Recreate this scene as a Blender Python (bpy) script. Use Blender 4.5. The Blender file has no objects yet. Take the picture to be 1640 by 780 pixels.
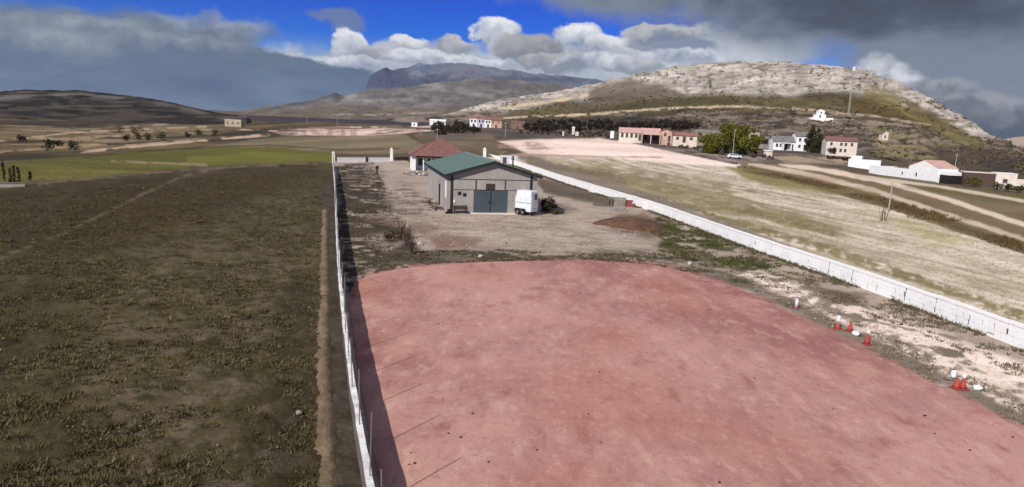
import bpy, bmesh, math, random
import numpy as np
from mathutils import Vector, Matrix
random.seed(7); rng = np.random.default_rng(7)
SC = bpy.context.scene
COL = SC.collection
PI = math.pi

# ------------------------------------------------------------------ camera
FP = 1069.0                                   # focal length in pixels of the 1640 px wide photograph
PITCH = math.atan(195 / FP); ROLL = math.radians(2.4); CAM_H = 10.0
_F = np.array([0, math.cos(PITCH), -math.sin(PITCH)])
_U0 = np.array([0, math.sin(PITCH), math.cos(PITCH)]); _R0 = np.array([1.0, 0, 0])
_R = math.cos(ROLL) * _R0 + math.sin(ROLL) * _U0
_U = -math.sin(ROLL) * _R0 + math.cos(ROLL) * _U0
_C = np.array([0, 0, CAM_H])
cd = bpy.data.cameras.new('camera'); cam = bpy.data.objects.new('camera', cd); COL.objects.link(cam)
cd.sensor_width = 36; cd.lens = 36 * FP / 1640; cd.clip_start = 0.5; cd.clip_end = 30000
cam.matrix_world = Matrix(((_R[0], _U[0], -_F[0], 0), (_R[1], _U[1], -_F[1], 0), (_R[2], _U[2], -_F[2], CAM_H), (0, 0, 0, 1)))
SC.camera = cam

# ------------------------------------------------------------------ light
SUN_EL = math.radians(37); SUN_AZ = math.atan2(-0.57, -0.82)     # azimuth of the sun measured from +Y towards +X
sun_d = bpy.data.lights.new('sun', 'SUN'); sun_d.energy = 3.4; sun_d.angle = math.radians(0.55); sun_d.color = (1, 0.95, 0.86)
sun = bpy.data.objects.new('sun', sun_d); COL.objects.link(sun)
sdir = Vector((math.sin(SUN_AZ) * math.cos(SUN_EL), math.cos(SUN_AZ) * math.cos(SUN_EL), math.sin(SUN_EL)))
sun.rotation_euler = (-sdir).to_track_quat('-Z', 'Y').to_euler(); sun.location = (-30, -40, 60)
SC.view_settings.view_transform = 'Standard'; SC.view_settings.look = 'None'
SC.view_settings.exposure = 0.55; SC.view_settings.gamma = 1.0; SC.view_settings.use_curve_mapping = False

# ------------------------------------------------------------------ helpers: numbers
def lin(c):
    c = np.asarray(c, float) / 255.0
    return np.where(c <= 0.04045, c / 12.92, ((c + 0.055) / 1.055) ** 2.4)
def ray(px, py):
    px = np.asarray(px, float)[..., None]; py = np.asarray(py, float)[..., None]
    return _F + _R * (px - 820) / FP + _U * (390 - py) / FP
def G(px, py, z=0.0):                          # survey: ground point seen at a photo pixel, at height z
    d = ray(px, py); t = (z - CAM_H) / d[..., 2:3]
    return _C + d * t
def D(px, py, y):                              # point at a photo pixel at distance y
    d = ray(px, py); return _C + d * (np.asarray(y, float)[..., None] / d[..., 1:2])
def P(v):
    v = np.asarray(v) - _C; w = v @ _F; w = np.where(np.abs(w) < 1e-6, 1e-6, w)
    return 820 + FP * (v @ _R) / w, 390 - FP * (v @ _U) / w, w
def sstep(a, b, x):
    t = np.clip((np.asarray(x, float) - a) / (b - a), 0, 1); return t * t * (3 - 2 * t)
def _hash(ix, iy, s):
    h = (ix * 374761393 + iy * 668265263 + s * 1442695041) & 0xFFFFFFFF
    h = ((h ^ (h >> 13)) * 1274126177) & 0xFFFFFFFF
    h = (h ^ (h >> 16)) & 0xFFFFFFFF
    return (h & 0xFFFFFF) / float(0xFFFFFF)
def vnoise(x, y, s=0):
    x = np.asarray(x, float); y = np.asarray(y, float)
    ix = np.floor(x).astype(np.int64); iy = np.floor(y).astype(np.int64)
    fx = x - ix; fy = y - iy; fx = fx * fx * (3 - 2 * fx); fy = fy * fy * (3 - 2 * fy)
    a = _hash(ix, iy, s); b = _hash(ix + 1, iy, s); c = _hash(ix, iy + 1, s); d = _hash(ix + 1, iy + 1, s)
    return (a + (b - a) * fx) * (1 - fy) + (c + (d - c) * fx) * fy
def fbm(x, y, octv=4, s=0, gain=0.5):
    t = 0; a = 1; n = 0
    for k in range(octv):
        t = t + a * vnoise(x * 2 ** k + 17.3 * k, y * 2 ** k - 9.1 * k, s + k * 7); n += a; a *= gain
    return t / n                               # about 0..1, mean 0.5
def con(x, k=2.2): return np.clip((x - 0.5) * k + 0.5, 0, 1)

# ------------------------------------------------------------------ world: sky and clouds
class N:
    tree = None
    def __init__(s, sock): s.s = sock
    @staticmethod
    def op(o, *a, clamp=False):
        n = N.tree.nodes.new('ShaderNodeMath'); n.operation = o; n.use_clamp = clamp
        for i, v in enumerate(a):
            if isinstance(v, N): N.tree.links.new(v.s, n.inputs[i])
            else: n.inputs[i].default_value = v
        return N(n.outputs[0])
    def __add__(s, o): return N.op('ADD', s, o)
    __radd__ = __add__
    def __sub__(s, o): return N.op('SUBTRACT', s, o)
    def __rsub__(s, o): return N.op('SUBTRACT', o, s)
    def __mul__(s, o): return N.op('MULTIPLY', s, o)
    __rmul__ = __mul__
def nstep(a, b, x):
    n = N.tree.nodes.new('ShaderNodeMapRange'); n.interpolation_type = 'SMOOTHSTEP'
    n.inputs[1].default_value = a; n.inputs[2].default_value = b
    N.tree.links.new(x.s, n.inputs[0]); return N(n.outputs[0])
def nmix(fac, a, b):
    n = N.tree.nodes.new('ShaderNodeMix'); n.data_type = 'RGBA'
    for i, v in ((0, fac), (6, a), (7, b)):
        if isinstance(v, N): N.tree.links.new(v.s, n.inputs[i])
        elif i == 0: n.inputs[0].default_value = v
        else: n.inputs[i].default_value = (*v, 1)
    return N(n.outputs[2])
def con_n(n): return nstep(0.3, 0.7, n)
def nnoise(vec, scale, detail, rough=0.55, ofs=(0, 0, 0), stretch=(1, 1, 1)):
    m = N.tree.nodes.new('ShaderNodeMapping'); m.inputs['Location'].default_value = ofs; m.inputs['Scale'].default_value = stretch
    N.tree.links.new(vec, m.inputs[0])
    n = N.tree.nodes.new('ShaderNodeTexNoise'); n.inputs['Scale'].default_value = scale
    n.inputs['Detail'].default_value = detail; n.inputs['Roughness'].default_value = rough
    N.tree.links.new(m.outputs[0], n.inputs['Vector']); return N(n.outputs['Fac'])
def build_world():
    w = bpy.data.worlds.new('World'); SC.world = w; w.use_nodes = True
    nt = w.node_tree; nt.nodes.clear(); N.tree = nt
    out = nt.nodes.new('ShaderNodeOutputWorld'); bg = nt.nodes.new('ShaderNodeBackground')
    STR = 0.1; bg.inputs['Strength'].default_value = STR
    sky = nt.nodes.new('ShaderNodeTexSky'); sky.sky_type = 'NISHITA'; sky.sun_disc = False
    sky.sun_elevation = SUN_EL; sky.sun_rotation = SUN_AZ; sky.altitude = 900; sky.air_density = 1.0; sky.dust_density = 0.3; sky.ozone_density = 3.0
    hs = nt.nodes.new('ShaderNodeHueSaturation'); hs.inputs['Hue'].default_value = 0.55; hs.inputs['Saturation'].default_value = 1.95; hs.inputs['Value'].default_value = 0.68
    nt.links.new(sky.outputs[0], hs.inputs['Color'])
    tc = nt.nodes.new('ShaderNodeTexCoord'); gen = tc.outputs['Generated']
    sx = nt.nodes.new('ShaderNodeSeparateXYZ'); nt.links.new(gen, sx.inputs[0])
    X, Y, Z = (N(sx.outputs[i]) for i in range(3))
    u = N.op('ARCTAN2', X, Y); e = N.op('ARCSINE', Z)
    n1 = nnoise(gen, 9, 6, 0.6); n2 = nnoise(gen, 26, 5, 0.6, (3, 7, 1)); n3 = nnoise(gen, 5, 5, 0.55, (9, 2, 4), (1, 1, 2.5))
    nb = nnoise(gen, 14, 6, 0.62, (1.3, 5, 2.2), (1, 1, 1.6))
    n4 = nnoise(gen, 7, 6, 0.6, (5.3, 1, 8.2), (1, 1, 4.0))
    wu = u + (n1 - 0.5) * 0.07 + (n2 - 0.5) * 0.035
    we = e + (nb - 0.5) * 0.045 + (n2 - 0.5) * 0.022
    def ang(px, py):
        d = ray(px, py); d = d / np.linalg.norm(d); return math.atan2(d[0], d[1]), math.asin(d[2])
    K = 0.67 / STR
    def c(rgb): return tuple(float(v) * K for v in lin(rgb))
    col = N(hs.outputs[0])
    def blob(px, py, rx, ry, soft=0.35, pw=1.0):       # 1 inside .. 0 outside, ragged
        u0, e0 = ang(px, py)
        a = (wu - u0) * (FP / rx * 0.97); b = (we - e0) * (FP / ry * 0.97)
        return 1.0 - (a * a + b * b), u0, e0
    def over(col, dens, lo, hi, colr, op=1.0):
        al = nstep(lo, hi, dens)
        if op < 1: al = al * op
        return nmix(al, col, colr)
    # thin veil low in the sky
    elow = nstep(0.24, 0.0, we)
    # bank of broken white and grey cumulus low in the middle
    def shade(dk, md, lt, t):
        a = nmix(nstep(0.25, 0.55, t), c(dk), c(md)); return nmix(nstep(0.5, 0.85, t), a, c(lt))
    t_mid = n1 * 0.5 + nb * 0.5 + (n2 - 0.5) * 0.5
    for (px, py, rx, ry) in ((860, 118, 430, 48), (1150, 78, 150, 40), (640, 112, 190, 30)):
        dn, u0, e0 = blob(px, py, rx, ry)
        col = over(col, dn + (n1 - 0.5) * 1.6, -0.05, 0.45, shade((112, 128, 154), (172, 182, 198), (236, 240, 245), t_mid + .08))
    # separate bright heads
    for (px, py, rx, ry, br) in ((556, 68, 33, 29, 1), (655, 66, 30, 13, .95), (722, 72, 34, 18, .8), (797, 50, 38, 22, 1), (850, 78, 60, 24, .7), (928, 56, 46, 22, 1),
                                 (975, 78, 46, 22, .95), (1062, 52, 56, 15, .85), (890, 100, 70, 16, .75), (1010, 104, 60, 14, .8), (600, 86, 40, 16, .8)):
        dn, u0, e0 = blob(px, py, rx, ry)
        t = (we - e0) * (FP / ry * 0.28) + 0.6 + (n2 - 0.5) * 0.9 + (n1 - 0.5) * 0.5
        col = over(col, dn + (n2 - 0.5) * 0.9, 0.0, 0.45, shade((128, 142, 165), (190 * br, 198 * br, 212 * br), (246 * br, 247 * br, 250 * br), t))
    for (px, py, rx, ry) in ((540, 27, 48, 14), (1075, 72, 70, 12)):
        dn, u0, e0 = blob(px, py, rx, ry); col = over(col, dn + (n2 - .5), -0.1, 0.7, c((112, 128, 155)), 0.75)
    for (px, py, rx, ry) in ((505, 98, 44, 9), (575, 100, 60, 10), (680, 92, 70, 12), (760, 100, 60, 12), (960, 100, 70, 12), (1100, 88, 60, 10)):
        dn, u0, e0 = blob(px, py, rx, ry); t = (we - e0) * (FP / ry * 0.3) + 0.6 + (n2 - 0.5) * 0.9
        col = over(col, dn + (n2 - .5) * 1.2 + (n1 - .5) * .8, -0.1, 0.7, shade((126, 140, 166), (182, 190, 206), (232, 235, 242), t), .85)
    # grey bank to the left: flat top, bright rim, running on round to the left
    u0, etop = ang(430, 36)
    top = (etop - we + (n1 - .5) * .05 + (n2 - .5) * .03) * 18.0; side = (u0 - wu + nstep(ang(430, 70)[1], ang(430, 125)[1], we + (n4 - .5) * .03) * 0.19) * 9.0
    bank = N.op('MINIMUM', top, side)
    back = N.op('MINIMUM', bank, (u + 2.6) * 6.0)
    t = (e - (etop - 0.085)) * 8.0 + (n4 - 0.5) * 1.5 + (nb - 0.5) * 1.3 + (n2 - 0.5) * 0.5
    bc = nmix(nstep(0.0, 0.6, t), c((80, 105, 130)), c((100, 117, 138)))
    bc = nmix(nstep(0.42, 0.66, n4 * .6 + nb * .4) * 0.55, bc, c((112, 126, 144))); bc = nmix(nstep(0.5, 0.36, n3) * 0.4, bc, c((72, 96, 122)))
    bc = nmix(nstep(0.55, 1.1, t), bc, c((152, 162, 172)))
    bc = nmix(nstep(0.075, 0.0, e + (n4 - .5) * .05) * 0.6, bc, c((84, 106, 142)))
    col = over(col, back + (nb - 0.5) * 0.5, -0.05, 0.35, bc)
    for (px, py, rx, ry) in ((-60, 52, 90, 20), (40, 46, 80, 18), (135, 42, 60, 16), (215, 50, 70, 16), (310, 40, 70, 18), (385, 50, 60, 18), (90, 70, 120, 20), (290, 72, 110, 18)):
        dn, u0, e0 = blob(px, py, rx, ry); t = (we - e0) * (FP / ry * 0.3) + 0.5 + (n2 - 0.5) * 1.0
        col = over(col, dn + (n1 - .5) * 1.2, -0.1, 0.9, shade((92, 106, 132), (122, 134, 150), (164, 172, 180), t), 0.75)
    u1, e1 = ang(520, 150)                      # its thin tail behind the mountain
    tail = N.op('MINIMUM', (e1 + 0.045 - we) * 16.0, (ang(760, 120)[0] - wu) * 6.0)
    tail = N.op('MINIMUM', tail, (u + 2.6) * 6.0)
    col = over(col, tail, 0.0, 0.6, nmix(con_n(n4), c((76, 99, 130)), c((108, 126, 152))), 0.95)
    # low cloud on the right, from white to slate
    ur, er = ang(1400, 150)
    low = N.op('MINIMUM', (wu - ang(1345, 120)[0]) * 14.0, (ang(1500, 96)[1] - we) * 14.0 + 0.6)
    low = N.op('MINIMUM', low, (2.4 - u) * 6.0)
    tr = (e - ang(1500, 175)[1]) * 9.0 + (nb - 0.5) * 1.8 + 0.3
    lc = shade((66, 80, 100), (88, 104, 122), (132, 144, 160), tr)
    col = over(col, low, 0.0, 0.6, lc)
    # dark overcast coming over from the upper right, and the same deck on overhead
    ua, ea = ang(930, 12); ub, eb = ang(1340, 104)
    sl = (eb - ea) / (ub - ua)
    ln = we - ea - (wu - ua) * sl
    fl = we - ang(1500, 112)[1]
    deck = N.op('MAXIMUM', N.op('MINIMUM', ln, (wu - ang(800, 0)[0]) * 0.6), N.op('MINIMUM', fl, (wu - ang(1330, 100)[0]) * 0.8))
    deck = N.op('MINIMUM', deck, (2.6 - u) * 0.5)
    deck = deck * 16.0 + (n1 - 0.5) * 1.0
    t = n3 * 0.7 + n1 * 0.45 - 0.05 + nstep(0.55, 0.0, deck * 0.3) * 0.25
    oc = shade((46, 52, 66), (70, 80, 98), (122, 134, 152), (t - .5) * 1.5 + .44)
    col = over(col, deck, -0.3, 0.5, oc)
    for (px, py, rx, ry, br, op) in ((1405, 122, 36, 26, .95, .8), (1440, 130, 40, 24, 1.0, .85), (1450, 156, 60, 26, .75, .75), (1510, 138, 60, 16, .72, .7), (1590, 164, 70, 18, .7, .75), (1560, 190, 70, 14, .6, .5), (1300, 116, 60, 10, .8, .7), (1085, 50, 60, 14, .8, .7)):
        dn, u0, e0 = blob(px, py, rx, ry); t = (we - e0) * (FP / ry * 0.25) + 0.65 + (n2 - 0.5) * 1.2
        col = over(col, dn + (n2 - .5) * 1.8 + (n1 - .5) * 1.0, 0.0, 0.9, shade((104, 118, 140), (160 * br, 170 * br, 186 * br), (236 * br, 238 * br, 244 * br), t), op)
    # scattered fair-weather cloud on the rest of the sky (outside the picture)
    g = nnoise(gen, 2.6, 6, 0.58, (2, 4, 6), (1, 1, 2.2))
    hi = nstep(0.26, 0.45, e)
    col = nmix(nstep(0.42, 0.58, g) * hi * 0.9, col, nmix(n1, c((150, 160, 175)), c((225, 228, 232))))
    nt.links.new(col.s, bg.inputs['Color']); nt.links.new(bg.outputs[0], out.inputs['Surface'])
build_world()

# ------------------------------------------------------------------ helpers: materials
def _principled(name):
    m = bpy.data.materials.new(name); m.use_nodes = True; nt = m.node_tree
    b = nt.nodes['Principled BSDF']; N.tree = nt
    return m, nt, b
def mat(name, rgb, var=0.18, scale=3.0, rough=0.85, bump=0.15, bscale=None, metal=0.0, rgb2=None, stretch=(1, 1, 1), streak=0.0, spec=0.3, bdist=0.02):
    """plain procedural surface: two tones mixed by noise, optional vertical streaks of dirt, fine bump"""
    m, nt, b = _principled(name)
    c1 = lin(rgb); c2 = lin(rgb2) if rgb2 is not None else c1 * (1 - 2 * var)
    tc = nt.nodes.new('ShaderNodeTexCoord'); v = tc.outputs['Object']
    n1 = nnoise(v, scale, 5, 0.6, (0, 0, 0), stretch); n2 = nnoise(v, scale * 7, 3, 0.6, (4, 1, 2), stretch)
    f = nstep(0.3, 0.72, n1 * 0.7 + n2 * 0.3)
    col = nmix(f, c1, c2)
    if streak:
        s = nnoise(v, scale * 3, 3, 0.6, (1, 2, 3), (1, 1, 0.06)); col = nmix(nstep(0.52, 0.75, s) * streak, col, c2 * 0.45)
    nt.links.new(col.s, b.inputs['Base Color'])
    b.inputs['Roughness'].default_value = rough; b.inputs['Metallic'].default_value = metal
    b.inputs['Specular IOR Level'].default_value = spec
    if bump:
        bm = nt.nodes.new('ShaderNodeBump'); bm.inputs['Strength'].default_value = bump; bm.inputs['Distance'].default_value = bdist
        nb = nnoise(v, bscale or scale * 8, 4, 0.6); nt.links.new(nb.s, bm.inputs['Height']); nt.links.new(bm.outputs[0], b.inputs['Normal'])
    return m
def mat_attr(name, fine=9.0, amt=0.35, bump=0.4, bdist=0.05, rough=0.95, fine2=1.1, amt2=0.2, transl=0.0):
    """surface whose own colour is stored on the mesh, broken up by two scales of noise"""
    m, nt, b = _principled(name)
    at = nt.nodes.new('ShaderNodeAttribute'); at.attribute_name = 'Col'
    tc = nt.nodes.new('ShaderNodeTexCoord'); v = tc.outputs['Object']
    n1 = nnoise(v, fine, 5, 0.65); n2 = nnoise(v, fine2, 4, 0.6, (3, 1, 7))
    f = (n1 - 0.5) * (2.2 * amt) + (n2 - 0.5) * (2.2 * amt2) + 1.0
    mx = nt.nodes.new('ShaderNodeVectorMath'); mx.operation = 'SCALE'
    nt.links.new(at.outputs['Color'], mx.inputs[0]); nt.links.new(f.s, mx.inputs['Scale'])
    nt.links.new(mx.outputs[0], b.inputs['Base Color'])
    b.inputs['Roughness'].default_value = rough; b.inputs['Specular IOR Level'].default_value = 0.15
    if bump:
        bm = nt.nodes.new('ShaderNodeBump'); bm.inputs['Strength'].default_value = bump; bm.inputs['Distance'].default_value = bdist
        nt.links.new((n1 * 0.7 + n2 * 0.6).s, bm.inputs['Height']); nt.links.new(bm.outputs[0], b.inputs['Normal'])
    return m

# ------------------------------------------------------------------ helpers: objects
def link(o, parent=None):
    COL.objects.link(o)
    if parent is not None: o.parent = parent
    return o
def tag(o, label=None, cat=None, group=None, kind=None):
    if label: o['label'] = label
    if cat: o['category'] = cat
    if group: o['group'] = group
    if kind: o['kind'] = kind
    return o
def thing(name, label, cat, loc=(0, 0, 0), rz=0, group=None):
    o = bpy.data.objects.new(name, None); o.empty_display_size = 0.3
    o.location = loc; o.rotation_euler = (0, 0, rz); link(o)
    return tag(o, label, cat, group)
def copy_tree(o, parent=None):
    c = o.copy(); COL.objects.link(c); c.parent = parent
    for ch in list(o.children): copy_tree(ch, c)
    return c
def np_mesh(name, v, faces, col=None, m=None, smooth=False):
    """mesh from numpy arrays; faces: (n,3) or (n,4) int array, or list of such"""
    me = bpy.data.meshes.new(name)
    fl = faces if isinstance(faces, list) else [faces]
    fl = [np.asarray(f) for f in fl if len(f)]
    loops = np.concatenate([f.ravel() for f in fl]).astype(np.int32)
    sizes = np.concatenate([np.full(len(f), f.shape[1], np.int32) for f in fl])
    me.vertices.add(len(v)); me.vertices.foreach_set('co', np.ascontiguousarray(v, dtype=np.float32).ravel())
    me.loops.add(len(loops)); me.loops.foreach_set('vertex_index', loops)
    me.polygons.add(len(sizes)); me.polygons.foreach_set('loop_start', (np.cumsum(sizes) - sizes).astype(np.int32))
    me.polygons.foreach_set('loop_total', sizes)
    if smooth: me.polygons.foreach_set('use_smooth', np.ones(len(sizes), bool))
    if col is not None:
        a = me.attributes.new('Col', 'FLOAT_COLOR', 'POINT')
        c4 = np.ones((len(v), 4), np.float32); c4[:, :3] = col; a.data.foreach_set('color', c4.ravel())
    if m: me.materials.append(m)
    me.update(calc_edges=True); me.validate()
    return me
def np_obj(name, v, faces, col=None, m=None, smooth=False, parent=None):
    return link(bpy.data.objects.new(name, np_mesh(name, v, faces, col, m, smooth)), parent)
class MB:
    """collects boxes, tubes and prisms into one mesh"""
    def __init__(s): s.v = []; s.f = []
    def raw(s, v, f):
        k = len(s.v); s.v += [tuple(map(float, p)) for p in v]; s.f += [tuple(i + k for i in q) for q in f]; return s
    def box(s, c, d, rz=0.0, rx=0.0, ry=0.0):
        M = Matrix.Rotation(rz, 3, 'Z') @ Matrix.Rotation(ry, 3, 'Y') @ Matrix.Rotation(rx, 3, 'X'); C0 = Vector(c)
        v = [C0 + M @ Vector((x * d[0] / 2, y * d[1] / 2, z * d[2] / 2)) for z in (-1, 1) for y in (-1, 1) for x in (-1, 1)]
        return s.raw(v, [(0, 2, 3, 1), (4, 5, 7, 6), (0, 1, 5, 4), (2, 6, 7, 3), (0, 4, 6, 2), (1, 3, 7, 5)])
    def b2(s, lo, hi): return s.box([(a + b) / 2 for a, b in zip(lo, hi)], [b - a for a, b in zip(lo, hi)])
    def tube(s, pts, rad, n=6, cap=True):
        pts = [Vector(p) for p in pts]; rad = rad if hasattr(rad, '__len__') else [rad] * len(pts)
        V = []; F = []
        for i, p in enumerate(pts):
            t = (pts[min(i + 1, len(pts) - 1)] - pts[max(i - 1, 0)]).normalized()
            a = t.cross(Vector((0, 0, 1)) if abs(t.z) < 0.9 else Vector((1, 0, 0))).normalized(); b = t.cross(a)
            for k in range(n):
                q = 2 * PI * k / n; V.append(p + (a * math.cos(q) + b * math.sin(q)) * rad[i])
        for i in range(len(pts) - 1):
            for k in range(n):
                F.append((i * n + k, i * n + (k + 1) % n, (i + 1) * n + (k + 1) % n, (i + 1) * n + k))
        if cap: F += [tuple(range(n))[::-1], tuple((len(pts) - 1) * n + k for k in range(n))]
        return s.raw(V, F)
    def lathe(s, prof, c=(0, 0, 0), n=12, axis='Z'):
        V = []; F = []
        for r, z in prof:
            for k in range(n):
                q = 2 * PI * k / n; p = (r * math.cos(q), r * math.sin(q), z)
                if axis == 'X': p = (z, p[0], p[1])
                if axis == 'Y': p = (p[0], z, p[1])
                V.append((p[0] + c[0], p[1] + c[1], p[2] + c[2]))
        for i in range(len(prof) - 1):
            for k in range(n): F.append((i * n + k, i * n + (k + 1) % n, (i + 1) * n + (k + 1) % n, (i + 1) * n + k))
        F += [tuple(range(n))[::-1], tuple((len(prof) - 1) * n + k for k in range(n))]
        return s.raw(V, F)
    def prism(s, poly, lo, hi, axis='Y'):
        """extrude a 2D polygon (x,z) along Y, or (y,z) along X, or (x,y) along Z"""
        def mk(p, t): return (p[0], t, p[1]) if axis == 'Y' else ((t, p[0], p[1]) if axis == 'X' else (p[0], p[1], t))
        n = len(poly); V = [mk(p, lo) for p in poly] + [mk(p, hi) for p in poly]
        return s.raw(V, [tuple(range(n))[::-1], tuple(range(n, 2 * n))] + [(i, (i + 1) % n, n + (i + 1) % n, n + i) for i in range(n)])
    def mesh(s, name, m, smooth=False, bevel=0.0):
        me = bpy.data.meshes.new(name); me.from_pydata(s.v, [], s.f)
        bm = bmesh.new(); bm.from_mesh(me); bmesh.ops.recalc_face_normals(bm, faces=bm.faces)
        if bevel: bmesh.ops.bevel(bm, geom=list(bm.edges), offset=bevel, segments=1, affect='EDGES', clamp_overlap=True)
        bm.to_mesh(me); bm.free()
        if smooth: me.polygons.foreach_set('use_smooth', np.ones(len(me.polygons), bool))
        me.materials.append(m); me.update(); return me
    def obj(s, name, m, parent=None, smooth=False, bevel=0.0, label=None):
        o = link(bpy.data.objects.new(name, s.mesh(name, m, smooth, bevel)), parent)
        if label: o['label'] = label
        return o

# ------------------------------------------------------------------ terrain heights
_AZ = [-9, -0.25, -0.12, -0.04, 0.2, 0.32, 0.42, 0.49, 0.56, 0.65, 0.9, 9]
_AA = [0, 0, 4.5, 5.4, 5.2, 3.7, 3.7, 3.4, 1.2, 0.3, 0.2, 0.2]
def zg(x, y):
    x = np.asarray(x, float); y = np.asarray(y, float)
    az = np.where(y > 1, x / np.maximum(y, 1), np.sign(x) * 9)
    A = np.interp(az, _AZ, _AA)
    return A * sstep(150, 260, y) * (1 + 0.0012 * np.clip(y - 260, 0, 150))
def pt(px, py):                                # point of the terrain seen at a photo pixel
    q = G(px, py, 0.0)
    for _ in range(30):
        q = G(px, py, float(zg(q[0], q[1]))) * 0.5 + q * 0.5
    return np.array([q[0], q[1], float(zg(q[0], q[1]))])

# ------------------------------------------------------------------ painting fields on a surveyed surface
class Paint:
    def __init__(s, v):
        s.v = v; s.px, s.py, s.w = P(v); s.ok = s.w > 1.0
        s.px = np.where(s.ok, s.px, -5000); s.py = np.where(s.ok, s.py, 5000)
        s.x = v[:, 0]; s.y = v[:, 1]; s.c = np.zeros((len(v), 3))
    gain = 1.0
    def fill(s, c): s.c[:] = lin(c)
    def _sel(s, pts, pad):
        p = np.asarray(pts, float); a = p.min(0) - pad; b = p.max(0) + pad
        return np.nonzero((s.px > a[0]) & (s.px < b[0]) & (s.py > a[1]) & (s.py < b[1]))[0], p
    def _dist(s, X, Y, p, closed):
        d = np.full(len(X), 1e9); n = len(p); ins = np.zeros(len(X), bool)
        for i in range(n if closed else n - 1):
            a = p[i]; b = p[(i + 1) % n]; e = b - a; L = e @ e + 1e-9
            t = np.clip(((X - a[0]) * e[0] + (Y - a[1]) * e[1]) / L, 0, 1)
            d = np.minimum(d, np.hypot(X - a[0] - t * e[0], Y - a[1] - t * e[1]))
            if closed and abs(e[1]) > 1e-9:
                ins ^= ((a[1] > Y) != (b[1] > Y)) & (X < (b[0] - a[0]) * (Y - a[1]) / e[1] + a[0])
        return np.where(ins, -d, d) if closed else d
    def mix(s, idx, m, c1, c2=None, tone=None):
        m = np.clip(m, 0, 1)[:, None]; col = lin(c1)[None, :]
        if c2 is not None: col = col + (lin(c2) - lin(c1))[None, :] * np.clip(tone, 0, 1)[:, None]
        col = col * s.gain
        s.c[idx] = s.c[idx] * (1 - m) + col * m
    def poly(s, pts, c1, c2=None, soft=3.0, wob=3.0, ws=0.03, tone=None, op=1.0, thr=None, seed=1, ts=0.15, tasp=1.0):
        """c1..c2 inside a field outline; wob = how ragged (px); thr = patchy cover (0..1)"""
        idx, p = s._sel(pts, 12)
        if not len(idx): return
        X = s.px[idx]; Y = s.py[idx]; x = s.x[idx]; y = s.y[idx]
        d = s._dist(X, Y, p, True) + (fbm(X * ws, Y * ws * 2.5, 4, seed) - 0.5) * 2 * wob
        m = sstep(soft, -soft, d) * op
        if thr is not None:
            cov = fbm(x * ts * 1.3, y * ts * 1.3 / tasp, 5, seed + 50, 0.6); m = m * sstep(thr - 0.06, thr + 0.06, cov)
        t = con(fbm(x * ts, y * ts / tasp, 5, seed + 9, 0.55)) if tone is None else tone(X, Y, x, y)
        s.mix(idx, m, c1, c2, t)
    def line(s, pts, w, c1, c2=None, soft=None, op=1.0, wob=1.0, seed=3, thr=None, ts=0.1):
        idx, p = s._sel(pts, w + 8)
        if not len(idx): return
        X = s.px[idx]; Y = s.py[idx]; x = s.x[idx]; y = s.y[idx]
        d = s._dist(X, Y, p, False) + (fbm(X * 0.06, Y * 0.12, 3, seed) - 0.5) * 2 * wob
        m = sstep(w, w * 0.35, d) * op
        if thr is not None: m = m * sstep(thr - 0.08, thr + 0.08, fbm(X * 0.08, Y * 0.2, 4, seed + 21))
        s.mix(idx, m, c1, c2, con(fbm(x * ts, y * ts, 4, seed + 4)))

FENCE = [(533, 258), (537, 300), (539, 360), (543, 430), (549, 490), (557, 560), (568, 640), (583, 730), (595, 790)]
RWALL = [(778, 252), (830, 267), (900, 292), (1050, 340), (1200, 397), (1350, 450), (1500, 505), (1640, 560)]
ARENA = [(563, 476), (574, 452), (600, 437), (660, 428), (740, 422), (850, 418), (950, 418), (1040, 423), (1110, 438), (1180, 462), (1250, 495),
         (1330, 533), (1420, 578), (1520, 628), (1640, 688), (1800, 770)]

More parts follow.
